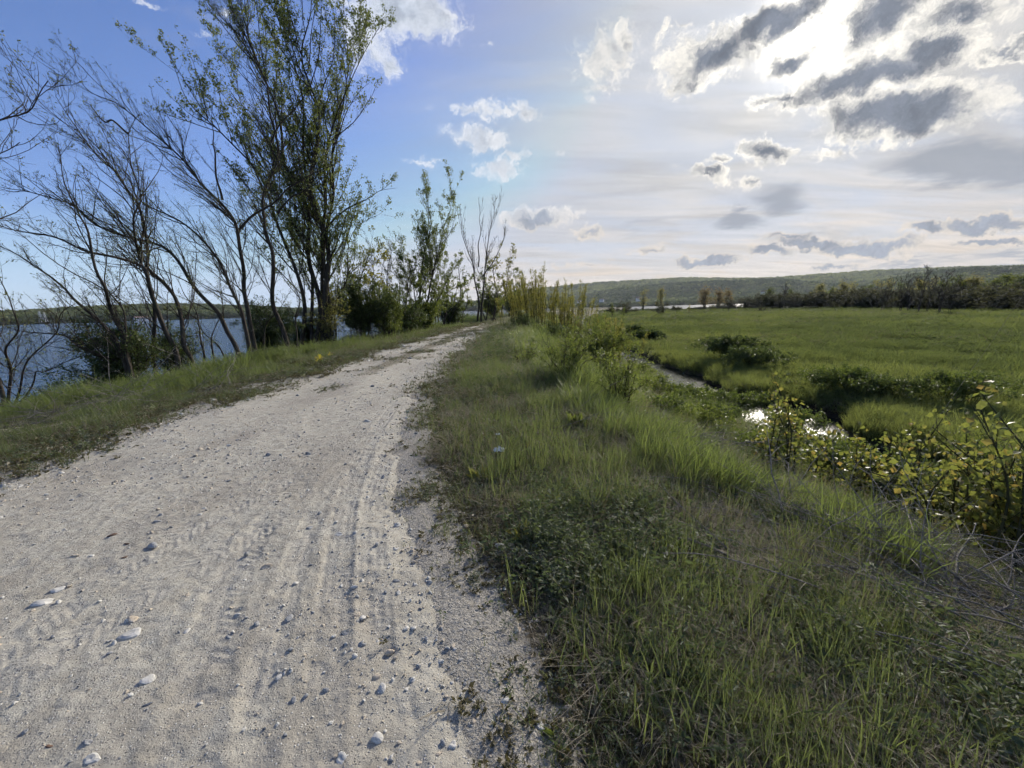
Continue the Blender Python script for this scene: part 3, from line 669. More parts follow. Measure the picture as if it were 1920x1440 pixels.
for k, (lab, bp, dep, sts, lf, ln) in enumerate([
    ('low spreading tree with dark curved limb under the slim poplar', (820, 618), 40, [S((815, 622), (818, 580), (835, 550), (860, 535), r=.10), S((822, 622), (822, 560), (812, 520), (800, 490), r=.09), S((826, 622), (845, 580), (868, 560), (880, 530), r=.08)], 'leaf_mid', 5),
    ('yellow-green leafy tree at the foot of the nearly bare tree', (935, 603), 55, [S((925, 606), (930, 560), (925, 510), (935, 470), r=.11), S((938, 606), (945, 550), (955, 500), (960, 470), r=.10), S((932, 606), (915, 560), (905, 530), r=.09)], 'leaf_yellow', 5),
    ('far grey-green tree near where the road disappears', (962, 598), 72, [S((955, 600), (958, 560), (955, 520), (962, 500), r=.12), S((965, 600), (970, 560), (975, 525), (972, 508), r=.11), S((960, 600), (948, 560), (942, 530), r=.1)], 'leaf_bud', 5),
    ('farthest bank tree closing the view down the road', (980, 592), 92, [S((975, 594), (978, 565), (976, 535), r=.12), S((985, 594), (988, 565), (990, 545), r=.11), S((970, 594), (965, 560), (962, 530), r=.1)], 'leaf_bud', 5),
    ('thin leafy tree leaning over the large dense bush', (690, 645), 27, [S((680, 648), (684, 600), (676, 540), (690, 480), (700, 440), r=.10), S((688, 648), (700, 590), (712, 530), (722, 480), r=.09), S((676, 648), (662, 600), (650, 540), (655, 490), r=.08)], 'leaf_yellow', 3),
    ('leafy tree between the large dense bush and the slim poplar', (765, 630), 33, [S((758, 634), (755, 580), (748, 530), (752, 490), r=.10), S((768, 634), (776, 580), (774, 530), (782, 480), r=.09), S((762, 634), (740, 590), (728, 550), r=.08)], 'leaf_mid', 5),
    ('rounded leafy tree right of the slim poplar', (838, 614), 43, [S((832, 618), (838, 570), (832, 520), (838, 480), r=.10), S((842, 618), (852, 570), (858, 530), r=.09), S((836, 618), (822, 570), (815, 530), r=.09)], 'leaf_poplar', 5),
    ('leafy tree right of the nearly bare tree', (915, 604), 52, [S((910, 608), (915, 560), (912, 520), (918, 490), r=.11), S((920, 608), (930, 560), (938, 520), r=.10), S((912, 608), (900, 560), (892, 520), r=.09)], 'leaf_mid', 5),
    ('tree with fine grey twigs before the farthest bank tree', (972, 595), 82, [S((968, 597), (970, 560), (968, 525), (972, 512), r=.12), S((975, 597), (982, 560), (985, 535), r=.11), S((970, 597), (960, 560), (955, 530), r=.1)], 'leaf_poplar', 5),
    ('leafy tree filling the gap left of the nearly bare tree', (862, 610), 46, [S((858, 614), (862, 560), (858, 510), (866, 480), r=.11), S((866, 614), (876, 560), (884, 520), r=.09), S((852, 614), (842, 560), (838, 520), r=.09)], 'leaf_mid', 4)]):
    traced_tree(lab, bp, dep, sts, dict(SPAR, levels=[lv_(2.0, .15, (.4, 1.0), .36, 7, 4, .010, .14, (0, 0, .45), lmin=.5, lmax=2.4), lv_(2.6, .1, (.4, 1.0), .4, 5, 3, .007, .18, (0, 0, .3), lmin=.3, lmax=1.1, leaf=.9), lv_(2.0, .2, (.3, .9), .45, 3, 3, .006, .2, (0, 0, .2), lmin=.15, lmax=.45)],
                rmin=.008, leaf_n=ln * 1.7, leaf_l=.15), 'bark', lf, 30 + k, BANK, (-1.2, 1.2), name='bank_tree')

# ------------------------------------------------------------------ shrubs
def shrub(name, label, base, rx, ry, h, stems, spec, bark, leaf, seed, group=None, cat='shrub', arch=.5, up=1.0, r0=.018):
    rg = np.random.default_rng(seed); base = np.asarray(base, float); tb, lv = Tubes(), Leaves(); tr = Tubes()
    for k in range(stems):
        a = rg.uniform(0, 2 * np.pi); q = rg.uniform(.15, 1) ** .6; b = base + np.array([math.cos(a) * rx, math.sin(a) * ry, 0]) * rg.uniform(0, .35)
        b[2] = gz(b[0], b[1]) - .03
        tip = base + np.array([math.cos(a) * rx * q, math.sin(a) * ry * q, h * math.sqrt(max(.05, 1 - .85 * q * q)) * rg.uniform(.8, 1.08)])
        mid = b * .5 + tip * .5 + np.array([0, 0, arch * h * .28]) - np.array([math.cos(a) * rx, math.sin(a) * ry, 0]) * .12
        Q = spline([b, mid, tip], 12); Q += rg.normal(0, .012 * h, Q.shape) * np.linspace(0, 1, 12)[:, None]
        tr.add(Q, np.linspace(r0 * rg.uniform(.7, 1.3), r0 * .22, 12), 5); grow(tb, lv, Q, r0, r0 * .25, spec, rg)
    return plant(name, label, cat, base, [tr], tb, lv, bark, leaf, group)
DENSE = dict(levels=[lv_(5.5, .12, (.5, 1.1), .38, 5, 3, .008, .2, (0, 0, .25), lmin=.2, lmax=1.1, leaf=.8), lv_(6.0, .1, (.4, 1.1), .5, 3, 3, .006, .25, (0, 0, .15), lmin=.1, lmax=.45)], rmin=.004, leaf_n=9, leaf_l=.055, leaf_w=.6, leaf_sp=.06)
LOOSE = dict(DENSE, levels=[lv_(5.0, .15, (.5, 1.0), .30, 5, 3, .007, .18, (0, 0, .4), lmin=.15, lmax=.8, leaf=.7), lv_(4.5, .15, (.5, 1.0), .45, 3, 3, .006, .2, (0, 0, .25), lmin=.08, lmax=.3)], leaf_n=5)
def at_px(px, py, y): p = at_y(px, py, y); return np.array([p[0], y, gz(p[0], y) - .02])
SHB = 'shrubs under the bank trees'
shrub('lakeside_shrub', 'dark green shrub bulging over the water at the far left', at_px(235, 715, 12.3), 2.0, 1.2, 2.5, 34, dict(DENSE, leaf_n=11, leaf_l=.065), 'bark', 'leaf_dark', 51, SHB)
shrub('lakeside_shrub', 'lower dark shrub hanging left of the big one over the water', at_px(150, 735, 12.6), 1.7, 1.0, 2.0, 26, dict(DENSE, leaf_n=9, leaf_l=.065), 'bark', 'leaf_dark', 52, SHB)
shrub('lakeside_shrub', 'small dark shrub among the bare trunks behind the tall grass', at_px(335, 700, 14.2), 1.5, 1.0, 2.3, 24, dict(DENSE, leaf_n=6, leaf_l=.065), 'bark', 'leaf_dark', 53, SHB)
shrub('lakeside_shrub', 'rounded dark shrub between the wide-forked tree and the poplar clump', at_px(505, 668, 19.8), 2.0, 1.1, 3.4, 28, dict(DENSE, leaf_n=10, leaf_l=.08), 'bark', 'leaf_dark', 54, SHB)
shrub('lakeside_shrub', 'thin shrub with yellowish leaves at the foot of the poplar clump', at_px(620, 658, 22.0), 1.6, 1.0, 3.4, 16, dict(LOOSE, leaf_n=4, leaf_l=.08), 'bark', 'leaf_yellow', 55, SHB)
shrub('lakeside_shrub', 'large dense green bush right of the poplar clump beside the road', at_px(690, 645, 25.5), 3.2, 1.8, 4.2, 34, dict(DENSE, leaf_n=8, leaf_l=.10), 'bark', 'leaf_dark', 56, SHB)
shrub('lakeside_shrub', 'brighter green bush in front of the large dense bush', at_px(728, 640, 26.5), 1.6, 1.2, 3.7, 22, dict(DENSE, leaf_n=9, leaf_l=.085), 'bark', 'leaf_mid', 57, SHB)
shrub('lakeside_shrub', 'olive bush at the foot of the slim poplar', at_px(800, 624, 35.5), 2.0, 1.6, 3.2, 26, dict(DENSE, leaf_n=8, leaf_l=.11), 'bark', 'leaf_mid', 58, SHB)
shrub('lakeside_shrub', 'grey-green bush beyond the slim poplar', at_px(845, 613, 44), 2.0, 1.5, 2.8, 22, dict(DENSE, leaf_n=7, leaf_l=.13), 'bark', 'leaf_dark', 59, SHB)
shrub('lakeside_shrub', 'tall brown-green thicket at the bend of the road', at_px(925, 604, 57), 2.6, 2.0, 4.4, 22, dict(DENSE, leaf_n=5, leaf_l=.18, rmin=.008), 'bark', 'leaf_bud', 60, SHB)
shrub('lakeside_shrub', 'leafy thicket farthest along the bank', at_px(962, 597, 76), 3.2, 2.5, 5.0, 20, dict(DENSE, leaf_n=5, leaf_l=.24, rmin=.01), 'bark', 'leaf_yellow', 61, SHB)
shrub('lakeside_shrub', 'low dark thicket behind the trunks of the poplar clump', at_px(570, 655, 23.5), 2.4, 1.0, 3.2, 30, dict(DENSE, leaf_n=7, leaf_l=.085), 'bark', 'leaf_dark', 62, SHB)
shrub('lakeside_shrub', 'dark thicket filling the bank under the leafless tree', at_px(765, 632, 31), 2.0, 1.4, 2.6, 24, dict(DENSE, leaf_n=7, leaf_l=.10), 'bark', 'leaf_dark', 63, SHB)

# right of the road: upright yellow-green willows and looser bushes on the slope
WAND = dict(levels=[lv_(5.0, .25, (.2, .5), .16, 4, 3, .006, .10, (0, 0, .9), lmin=.15, lmax=.7, leaf=1)], rmin=.006, leaf_n=11, leaf_l=.10, leaf_w=.42, leaf_sp=.06, leaf_up=.5)
SLP = 'bushes on the dike slope'
def wands(label, px, py, y, hw, h, n, seed, leaf='leaf_yellow'):
    rg = np.random.default_rng(seed); base = at_px(px, py, y); tb, lv, tr = Tubes(), Leaves(), Tubes()
    for k in range(n):
        b = base + np.array([rg.normal(0, hw * .45), rg.normal(0, hw * .45), 0]); b[2] = gz(b[0], b[1]) - .03
        hh = h * rg.uniform(.62, 1.05); off = (b - base)[:2] / hw * .35 * hh * .5 + rg.normal(0, .12, 2)
        Q = spline([b, b + np.array([off[0] * .35, off[1] * .35, hh * .5]), b + np.array([off[0], off[1], hh])], 12)
        tr.add(Q, np.linspace(.022, .006, 12), 4); grow(tb, lv, Q, .02, .006, WAND, rg)
        t = rg.uniform(.2, 1, 46); f = t * 11; i = np.minimum(f.astype(int), 10); a = (f - i)[:, None]
        lv.add(Q[i] * (1 - a) + Q[i + 1] * a + rg.normal(0, .05, (46, 3)), np.array([0, 0, .8]) + rg.normal(0, .5, (46, 3)), .085, .4, rg=rg)
    return plant('willow_shrub', label, 'shrub', base, [tr], tb, lv, 'bark_green', leaf, SLP)
wands('tallest yellow-green willow wands at the roadside bend', 1010, 640, 31, 1.7, 4.7, 50, 71)
wands('yellow-green willow wands right of the tallest clump', 1060, 645, 29, 1.8, 4.4, 46, 72)
wands('shorter willow wands hanging over the road edge left of the tall clump', 975, 635, 34, 1.3, 3.4, 26, 73)
wands('low pale willow wands by the stream right of the tall clumps', 1110, 655, 30, 2.0, 3.6, 30, 74, 'leaf_mid')
wands('thin pale wands at the water edge beyond the loose green bush', 1150, 690, 25, 1.6, 3.0, 28, 75)
shrub('slope_bush', 'dark low bush at the foot of the willow wands beside the road', at_px(985, 640, 27), 1.1, .9, 1.3, 20, dict(DENSE, leaf_n=7, leaf_l=.08), 'bark', 'leaf_dark', 76, SLP)
shrub('slope_bush', 'dark bush below the willow wands on the slope', at_px(1040, 660, 24), 1.5, 1.1, 1.5, 22, dict(DENSE, leaf_n=7, leaf_l=.075), 'bark', 'leaf_dark', 77, SLP)
shrub('slope_bush', 'loose light-green bush with thin dark stems in mid slope', gnd(1055, 722), .85, .7, 1.6, 18, dict(LOOSE, leaf_n=17, leaf_l=.050), 'bark', 'leaf_mid', 78, SLP, arch=.2, r0=.012)
shrub('slope_bush', 'loose light-green bush lower on the slope near the stream', gnd(1160, 770), .65, .55, 1.35, 15, dict(LOOSE, leaf_n=17, leaf_l=.044), 'bark', 'leaf_mid', 79, SLP, arch=.2, r0=.010)
shrub('slope_bush', 'spreading pale-green bush between the loose bushes and the willows', gnd(1115, 695), 1.9, 1.3, 2.5, 34, dict(LOOSE, leaf_n=13, leaf_l=.070), 'bark', 'leaf_mid', 80, SLP, r0=.012)
shrub('slope_bush', 'small sprawling bush left of the loose light-green bush', gnd(985, 690), .8, .6, .75, 14, dict(LOOSE, leaf_n=6, leaf_l=.045), 'bark', 'leaf_mid', 81, SLP, r0=.009)

# brambles along both sides of the stream
BR = 'brambles along the stream'
bramble = dict(LOOSE, leaf_n=11, leaf_l=.06, leaf_w=.75)
for k, (lab, px, py, y, rx, h, lf) in enumerate([
    ('dark bramble mound on the far bank where the stream bends', 1365, 690, 27, 2.6, 1.6, 'leaf_dark'),
    ('bramble mound overhanging the bright bend of the stream', 1415, 705, 23.5, 2.2, 1.3, 'leaf_dark'),
    ('light bramble clump at the near edge of the bright bend', 1330, 775, 16.5, 1.3, .8, 'leaf_bramble'),
    ('bramble clump right of the bright bend', 1400, 765, 17, 1.6, 1.1, 'leaf_bramble'),
    ('long low bramble on the far bank above the dark earth', 1560, 775, 16.5, 2.2, 1.0, 'leaf_bramble'),
    ('dark bramble at the far bank left of the copper-leaved saplings', 1660, 800, 15.2, 1.9, .8, 'leaf_dark'),
    ('bramble sprays against the field left of the right-hand saplings', 1790, 800, 14.2, 1.7, 1.1, 'leaf_bramble'),
    ('dense dark bush low on the slope between the saplings', 1640, 940, 5.6, .75, .95, 'leaf_dark'),
    ('bramble by the left pair of copper-leaved saplings', 1430, 890, 6.4, .7, .55, 'leaf_bramble'),
    ('arching bramble bush in the middle of the slope foot', 1710, 890, 5.8, .7, 1.05, 'leaf_bramble'),
    ('low bramble carpet near the stream below the loose bushes', 1270, 790, 15.0, 1.3, .55, 'leaf_bramble'),
    ('dark scrub on the far bank beyond the stream bend', 1210, 655, 44, 2.4, 1.0, 'leaf_dark'),
    ('low dark scrub farther up the stream', 1180, 648, 52, 2.5, 1.2, 'leaf_dark'),
    ('bush at the right edge behind the copper leaves', 1890, 860, 5.5, .9, 1.5, 'leaf_bramble'),
    ('bramble thicket hiding the stream left of the tall saplings', 1480, 825, 12.0, 1.2, 1.0, 'leaf_bramble'),
    ('bramble thicket hiding the stream behind the tall saplings', 1570, 850, 11.0, 1.2, 1.0, 'leaf_mid'),
    ('leafy bramble on the near stream bank below the bright bend', 1330, 800, 11.4, 1.0, .6, 'leaf_bramble'),
    ('tall bramble bush between the two groups of saplings', 1640, 860, 7.2, .9, 1.0, 'leaf_bramble'),
    ('dark bramble filling the slope foot under the right-hand saplings', 1800, 960, 4.4, .65, .95, 'leaf_dark'),
    ('sprawling bramble at the slope foot left of the tall bramble bush', 1550, 900, 6.6, .8, .75, 'leaf_bramble')]):
    shrub('bramble_bush', lab, at_px(px, py, y), rx * 1.1, rx * .8, h * 1.15, int(18 + rx * 11), dict(bramble, leaf_l=.040 + y * .0021), 'bark_green', lf, 90 + k, BR, arch=1.3, r0=.008)

for k, (lab, px, py, rx, h, lf) in enumerate([
    ('low pale bush on the slope above the bright stream bend', 1225, 745, .9, .8, 'leaf_mid'),
    ('low bush just below the pale bush on the slope', 1250, 790, .7, .6, 'leaf_bramble'),
    ('scrubby bush half way down the slope left of the saplings', 1310, 815, .8, .65, 'leaf_mid'),
    ('bramble clump on the slope before the left saplings', 1375, 850, .6, .5, 'leaf_bramble'),
    ('twiggy bush at the slope foot below the bright bend', 1290, 765, 1.0, .7, 'leaf_bramble'),
    ('small bush where the slope meets the water beyond the loose bushes', 1200, 715, 1.0, .9, 'leaf_mid'),
    ('bramble spray behind the tallest left sapling', 1500, 865, .8, .8, 'leaf_mid'),
    ('leafy bramble mass behind the right-hand saplings', 1830, 900, .9, 1.2, 'leaf_mid'),
    ('low bramble under the sapling at the right edge', 1850, 1040, .6, .7, 'leaf_bramble')]):
    b_ = gnd(px, py); shrub('scrub_clump', lab, b_, rx, rx * .8, h, int(14 + rx * 8), dict(bramble, leaf_l=.036 + b_[1] * .0021), 'bark_green', lf, 130 + k, 'scrub on the lower slope', arch=.9, r0=.007)

# young poplars with copper leaves
YP = dict(levels=[lv_(7.0, .12, (.5, .95), .26, 5, 3, .008, .12, (0, 0, .45), lmin=.12, lmax=.6, leaf=2.0)], rmin=.003, leaf_n=5, leaf_l=.062, leaf_w=.92, leaf_sp=.05)
def sapling(label, px, py_base, y, py_top, n, seed, w=.35):
    rg = np.random.default_rng(seed); base = at_px(px, py_base, y); top = at_y(px, py_top, y)[2] - base[2]; tb, lv, tr = Tubes(), Leaves(), Tubes()
    for k in range(n):
        b = base + np.array([rg.normal(0, w * .5), rg.normal(0, w * .5), 0]); b[2] = gz(b[0], b[1]) - .03; hh = top * (1.0 if k == 0 else rg.uniform(.5, .92))
        Q = spline([b, b + np.array([rg.normal(0, .08), rg.normal(0, .08), hh * .5]), b + np.array([rg.normal(0, w * .6), rg.normal(0, w * .6), hh])], 14)
        tr.add(Q, np.linspace(.014, .004, 14), 5); grow(tb, lv, Q, .012, .004, YP, rg)
        t = rg.uniform(.25, 1, 26); f = t * 13; i = np.minimum(f.astype(int), 12); a = (f - i)[:, None]
        lv.add(Q[i] * (1 - a) + Q[i + 1] * a + rg.normal(0, .05, (26, 3)), rg.normal(0, .6, (26, 3)) + [0, 0, -.2], .062, .92, rg=rg)
    return plant('poplar_sapling', label, 'sapling', base, [tr], tb, lv, 'bark_green', 'leaf_copper', 'young poplars with copper-tinted leaves')
sapling('tallest of the left copper-leaved saplings standing before the glinting stream', 1462, 905, 5.3, 715, 6, 111, .3)
sapling('short copper-leaved sapling right beside the tallest left one', 1525, 900, 5.5, 748, 5, 112, .3)
sapling('small copper-leaved sapling in the scrub left of the tall ones', 1405, 905, 5.8, 800, 4, 113, .3)
sapling('copper-leaved sapling in the middle of the slope scrub', 1750, 930, 4.7, 770, 7, 114, .35)
sapling('copper-leaved sapling nearest the right edge, upper part', 1850, 950, 3.9, 795, 15, 115, .5)
sapling('large copper-leaved sapling cut by the right edge', 1925, 1060, 3.1, 765, 24, 116, .55)
sapling('copper-leaved sapling low at the right edge', 1880, 1080, 3.3, 870, 18, 117, .5)
sapling('sparse copper-leaved sapling above the glinting stream', 1600, 915, 5.2, 820, 5, 118, .35)

# ------------------------------------------------------------------ scattering (one object per kind of ground cover)
LIB = {}
def scatter(name, label, cat, protos, P, rot, scale, tint):
    """ground cover nobody could count: points carrying copies of a few small clumps"""
    me = bpy.data.meshes.new(name); me.vertices.add(len(P)); me.vertices.foreach_set('co', np.asarray(P, np.float32).ravel())
    for k, v, ty in (('rot', rot, 'FLOAT_VECTOR'), ('scl', scale, 'FLOAT_VECTOR'), ('tint', tint, 'FLOAT')):
        a = me.attributes.new(k, ty, 'POINT'); a.data.foreach_set('vector' if ty != 'FLOAT' else 'value', np.asarray(v, np.float32).ravel())
    key = tuple(m.name for m in protos)
    if key not in LIB:
        c = bpy.data.collections.new('clumps_' + name)
        for m in protos: c.objects.link(bpy.data.objects.new(m.name, m))
        LIB[key] = c
    o = obj(name, me); tag(o, label, cat, kind='stuff')
    g = bpy.data.node_groups.new('scatter_' + name, 'GeometryNodeTree')
    g.interface.new_socket('Geometry', in_out='INPUT', socket_type='NodeSocketGeometry'); g.interface.new_socket('Geometry', in_out='OUTPUT', socket_type='NodeSocketGeometry')
    n, l = g.nodes, g.links
    i, q = n.new('NodeGroupInput'), n.new('NodeGroupOutput'); ci = n.new('GeometryNodeCollectionInfo'); ci.inputs[0].default_value = LIB[key]
    ci.inputs['Separate Children'].default_value = True; ci.inputs['Reset Children'].default_value = True
    iop = n.new('GeometryNodeInstanceOnPoints'); l.new(i.outputs[0], iop.inputs['Points']); l.new(ci.outputs[0], iop.inputs['Instance']); iop.inputs['Pick Instance'].default_value = True
    def na(nm, ty):
        a = n.new('GeometryNodeInputNamedAttribute'); a.data_type = ty; a.inputs[0].default_value = nm; return a.outputs[0]
    rv = n.new('FunctionNodeRandomValue'); rv.data_type = 'INT'; rv.inputs[4].default_value = 0; rv.inputs[5].default_value = len(protos) - 1
    l.new(rv.outputs[2], iop.inputs['Instance Index'])
    e2r = n.new('FunctionNodeEulerToRotation'); l.new(na('rot', 'FLOAT_VECTOR'), e2r.inputs[0]); l.new(e2r.outputs[0], iop.inputs['Rotation'])
    l.new(na('scl', 'FLOAT_VECTOR'), iop.inputs['Scale']); l.new(iop.outputs[0], q.inputs[0])
    md = o.modifiers.new('scatter', 'NODES'); md.node_group = g
    return o

def blades_arr(n, h, w, spread, lean, seed, seg=4, curl=.5, flop=0.0, hv=.35):
    """a clump of tapered, bending grass blades; attribute hgt runs 0..1 up each blade"""
    rg = np.random.default_rng(seed); V, Fc, H, Rn = [], [], [], []
    for k in range(n):
        a = rg.uniform(0, 2 * np.pi); r = spread * math.sqrt(rg.random()); p = np.array([math.cos(a) * r, math.sin(a) * r, -.01])
        hd = a + rg.normal(0, .9); L = h * rg.uniform(1 - hv, 1 + hv); th = abs(rg.normal(0, lean)) + flop; b0 = len(V); face = hd + rg.normal(0, .6)
        sd = np.array([-math.sin(face), math.cos(face), 0]); ww = w * rg.uniform(.7, 1.3); rr = rg.random(); cu = curl * rg.uniform(.3, 1.6)
        for s in range(seg + 1):
            t = s / seg; wd_ = ww * (1 - t ** 1.6) * .5 + .0002
            V += [p + sd * wd_, p - sd * wd_]; H += [t, t]; Rn += [rr, rr]
            th2 = th + cu * t; p = p + np.array([math.cos(hd) * math.sin(th2), math.sin(hd) * math.sin(th2), math.cos(th2)]) * (L / seg)
            if p[2] < 0: p[2] = .004
        for s in range(seg): i = b0 + 2 * s; Fc.append((i, i + 1, i + 3, i + 2))
    return np.array(V), np.array(Fc), np.array(H), np.array(Rn)
def blades(name, mat, *a, **k):
    V, Fc, H, Rn = blades_arr(*a, **k); return mesh_np(name, V, [Fc], mat, attrs={'hgt': H, 'rnd': Rn})
def herb(name, mat, n, L, w, h, seed, stalk=True):
    """a leafy weed: a few stalks carrying flat leaves"""
    rg = np.random.default_rng(seed); lv = Leaves()
    for k in range(n):
        a = rg.uniform(0, 2 * np.pi); t = rg.uniform(0, 1); r = (.02 + .09 * rg.random()) * (h / .15)
        lv.add([[math.cos(a) * r * .4, math.sin(a) * r * .4, h * t * .9]], np.array([math.cos(a), math.sin(a), .6 - .5 * t]), L, w, rg=rg)
    me = lv.build(name, mat, rg=rg)
    a = me.attributes.new('hgt', 'FLOAT', 'POINT'); a.data.foreach_set('value', np.full(len(me.vertices), .8, np.float32)); return me
def herb_arr(n, L, w, h, seed):
    me = herb('x', None, n, L, w, h, seed); nv = len(me.vertices); V = np.zeros(nv * 3, np.float32); me.vertices.foreach_get('co', V); R = np.zeros(nv, np.float32); me.attributes['rnd'].data.foreach_get('value', R)
    bpy.data.meshes.remove(me); return V.reshape(-1, 3), np.arange(nv).reshape(-1, 4), np.full(nv, .8), R

def gmat(name, c1, c2, c3, trans=.45, root=(.07, .058, .03), tint=1.4, gloss=.5):
    m, n, o = material(name)
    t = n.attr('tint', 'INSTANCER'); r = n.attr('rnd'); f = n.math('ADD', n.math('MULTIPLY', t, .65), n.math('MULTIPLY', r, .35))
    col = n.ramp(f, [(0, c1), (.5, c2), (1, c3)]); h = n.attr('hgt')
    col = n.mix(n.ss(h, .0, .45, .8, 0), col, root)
    b = pbsdf(n, col, gloss, .3)
    tr = n.new('ShaderNodeBsdfTranslucent'); n.put(tr.inputs[0], n.mix(1.0, col, (tint, tint, tint * .6), 'MULTIPLY'))
    mx = n.new('ShaderNodeMixShader'); mx.inputs[0].default_value = trans
    n.l.new(b, mx.inputs[1]); n.l.new(tr.outputs[0], mx.inputs[2]); n.l.new(mx.outputs[0], o.inputs[0]); return m
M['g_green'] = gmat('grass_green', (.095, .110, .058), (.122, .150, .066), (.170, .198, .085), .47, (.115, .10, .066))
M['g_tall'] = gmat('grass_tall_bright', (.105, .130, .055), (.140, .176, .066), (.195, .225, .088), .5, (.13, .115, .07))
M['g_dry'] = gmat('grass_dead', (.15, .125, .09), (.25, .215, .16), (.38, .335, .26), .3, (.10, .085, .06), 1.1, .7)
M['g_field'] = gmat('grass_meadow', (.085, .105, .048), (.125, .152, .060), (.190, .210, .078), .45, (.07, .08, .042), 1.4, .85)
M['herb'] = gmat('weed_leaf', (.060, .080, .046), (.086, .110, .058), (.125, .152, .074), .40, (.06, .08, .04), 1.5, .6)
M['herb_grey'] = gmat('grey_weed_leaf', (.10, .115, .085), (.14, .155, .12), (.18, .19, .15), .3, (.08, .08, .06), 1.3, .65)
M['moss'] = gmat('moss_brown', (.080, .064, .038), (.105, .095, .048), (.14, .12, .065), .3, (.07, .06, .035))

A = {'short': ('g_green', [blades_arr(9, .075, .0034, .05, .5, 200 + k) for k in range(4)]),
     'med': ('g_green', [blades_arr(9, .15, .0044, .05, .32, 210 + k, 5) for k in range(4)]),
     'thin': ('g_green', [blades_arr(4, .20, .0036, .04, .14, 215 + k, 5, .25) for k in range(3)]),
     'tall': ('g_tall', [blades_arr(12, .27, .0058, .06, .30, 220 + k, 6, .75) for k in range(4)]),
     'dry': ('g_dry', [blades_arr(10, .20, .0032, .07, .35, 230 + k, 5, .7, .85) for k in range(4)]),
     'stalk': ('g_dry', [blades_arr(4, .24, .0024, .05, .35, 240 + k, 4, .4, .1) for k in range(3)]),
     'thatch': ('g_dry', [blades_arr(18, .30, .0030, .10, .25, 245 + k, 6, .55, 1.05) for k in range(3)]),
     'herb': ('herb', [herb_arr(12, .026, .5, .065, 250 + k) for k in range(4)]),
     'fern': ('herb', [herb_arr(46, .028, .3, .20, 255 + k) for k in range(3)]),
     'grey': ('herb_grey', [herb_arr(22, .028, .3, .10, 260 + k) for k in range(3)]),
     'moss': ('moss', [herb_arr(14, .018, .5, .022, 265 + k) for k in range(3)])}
def patch(name, comps, seed, rad=.30):
    """half a metre of sward made of many clumps, so that one copy covers real ground"""
    rg = np.random.default_rng(seed); V, Fc, H, Rn, MI, off = [], [], [], [], [], 0; mats = []
    for kind, cnt, s0, s1 in comps:
        mt, arrs = A[kind]
        if mt not in mats: mats.append(mt)
        cl = rg.normal(0, rad * .55, (4, 2))
        for q in range(cnt):
            v, f, h, r = arrs[rg.integers(len(arrs))]; a = rg.uniform(0, 2 * np.pi); c, s = math.cos(a), math.sin(a); sc = rg.uniform(s0, s1)
            p = rg.normal(0, rad * .55, 2) if rg.random() < .6 else cl[rg.integers(4)] + rg.normal(0, rad * .2, 2)
            w = v * sc; x = w[:, 0] * c - w[:, 1] * s + p[0]; y = w[:, 0] * s + w[:, 1] * c + p[1]
            V.append(np.stack([x, y, w[:, 2]], -1)); Fc.append(f + off); H.append(h); Rn.append(np.clip(r + rg.normal(0, .2), 0, 1)); MI.append(np.full(len(f), mats.index(mt))); off += len(v)
    me = mesh_np(name, np.concatenate(V), [np.concatenate(Fc)], attrs={'hgt': np.concatenate(H), 'rnd': np.concatenate(Rn)})
    for m_ in mats: me.materials.append(M[m_])
    me.polygons.foreach_set('material_index', np.concatenate(MI).astype(np.int32)); return me
def patches(name, comps, n, seed): return [patch(name, comps, seed + k) for k in range(n)]
K_edge = patches('edge_sward', [('moss', 34, .7, 1.5), ('short', 12, .5, 1.0), ('dry', 5, .5, .9), ('herb', 6, .5, .9), ('grey', 2, .6, 1.0)], 4, 400)
K_mix = patches('mixed_sward', [('short', 20, .7, 1.3), ('dry', 38, .5, 1.1), ('thin', 9, .5, 1.2), ('herb', 10, .6, 1.1), ('moss', 44, .9, 2.0), ('stalk', 3, .6, 1.1), ('thatch', 4, .5, .9)], 5, 410)
K_green = patches('green_sward', [('short', 26, .9, 1.6), ('med', 26, .8, 1.3), ('thin', 14, .8, 1.3), ('dry', 12, .6, 1.1), ('herb', 10, .8, 1.4)], 5, 420)
K_weed = patches('weed_patch', [('herb', 34, .9, 1.7), ('fern', 12, .7, 1.2), ('short', 14, .8, 1.4), ('dry', 10, .6, 1.0), ('grey', 5, .8, 1.3)], 4, 430)
K_tall = patches('tall_sward', [('tall', 26, .75, 1.25), ('med', 14, .9, 1.4), ('thatch', 12, .6, 1.0), ('dry', 8, .7, 1.1)], 5, 440)
K_dead = patches('dead_sward', [('thatch', 20, .6, 1.1), ('dry', 16, .8, 1.3), ('stalk', 9, .8, 1.3), ('med', 7, .7, 1.2), ('short', 8, .8, 1.3)], 5, 450)
T_field = [blades('meadow_tuft', M['g_field'], 40, .34, .012, .24, .35, 270 + k, 4, .6) for k in range(5)]
T_fieldw = [herb('meadow_weed', M['g_field'], 60, .09, .55, .26, 280 + k) for k in range(3)]
T_fdry = [blades('meadow_dead_tuft', M['g_dry'], 30, .30, .010, .22, .5, 290 + k, 4, .6, .3) for k in range(3)]

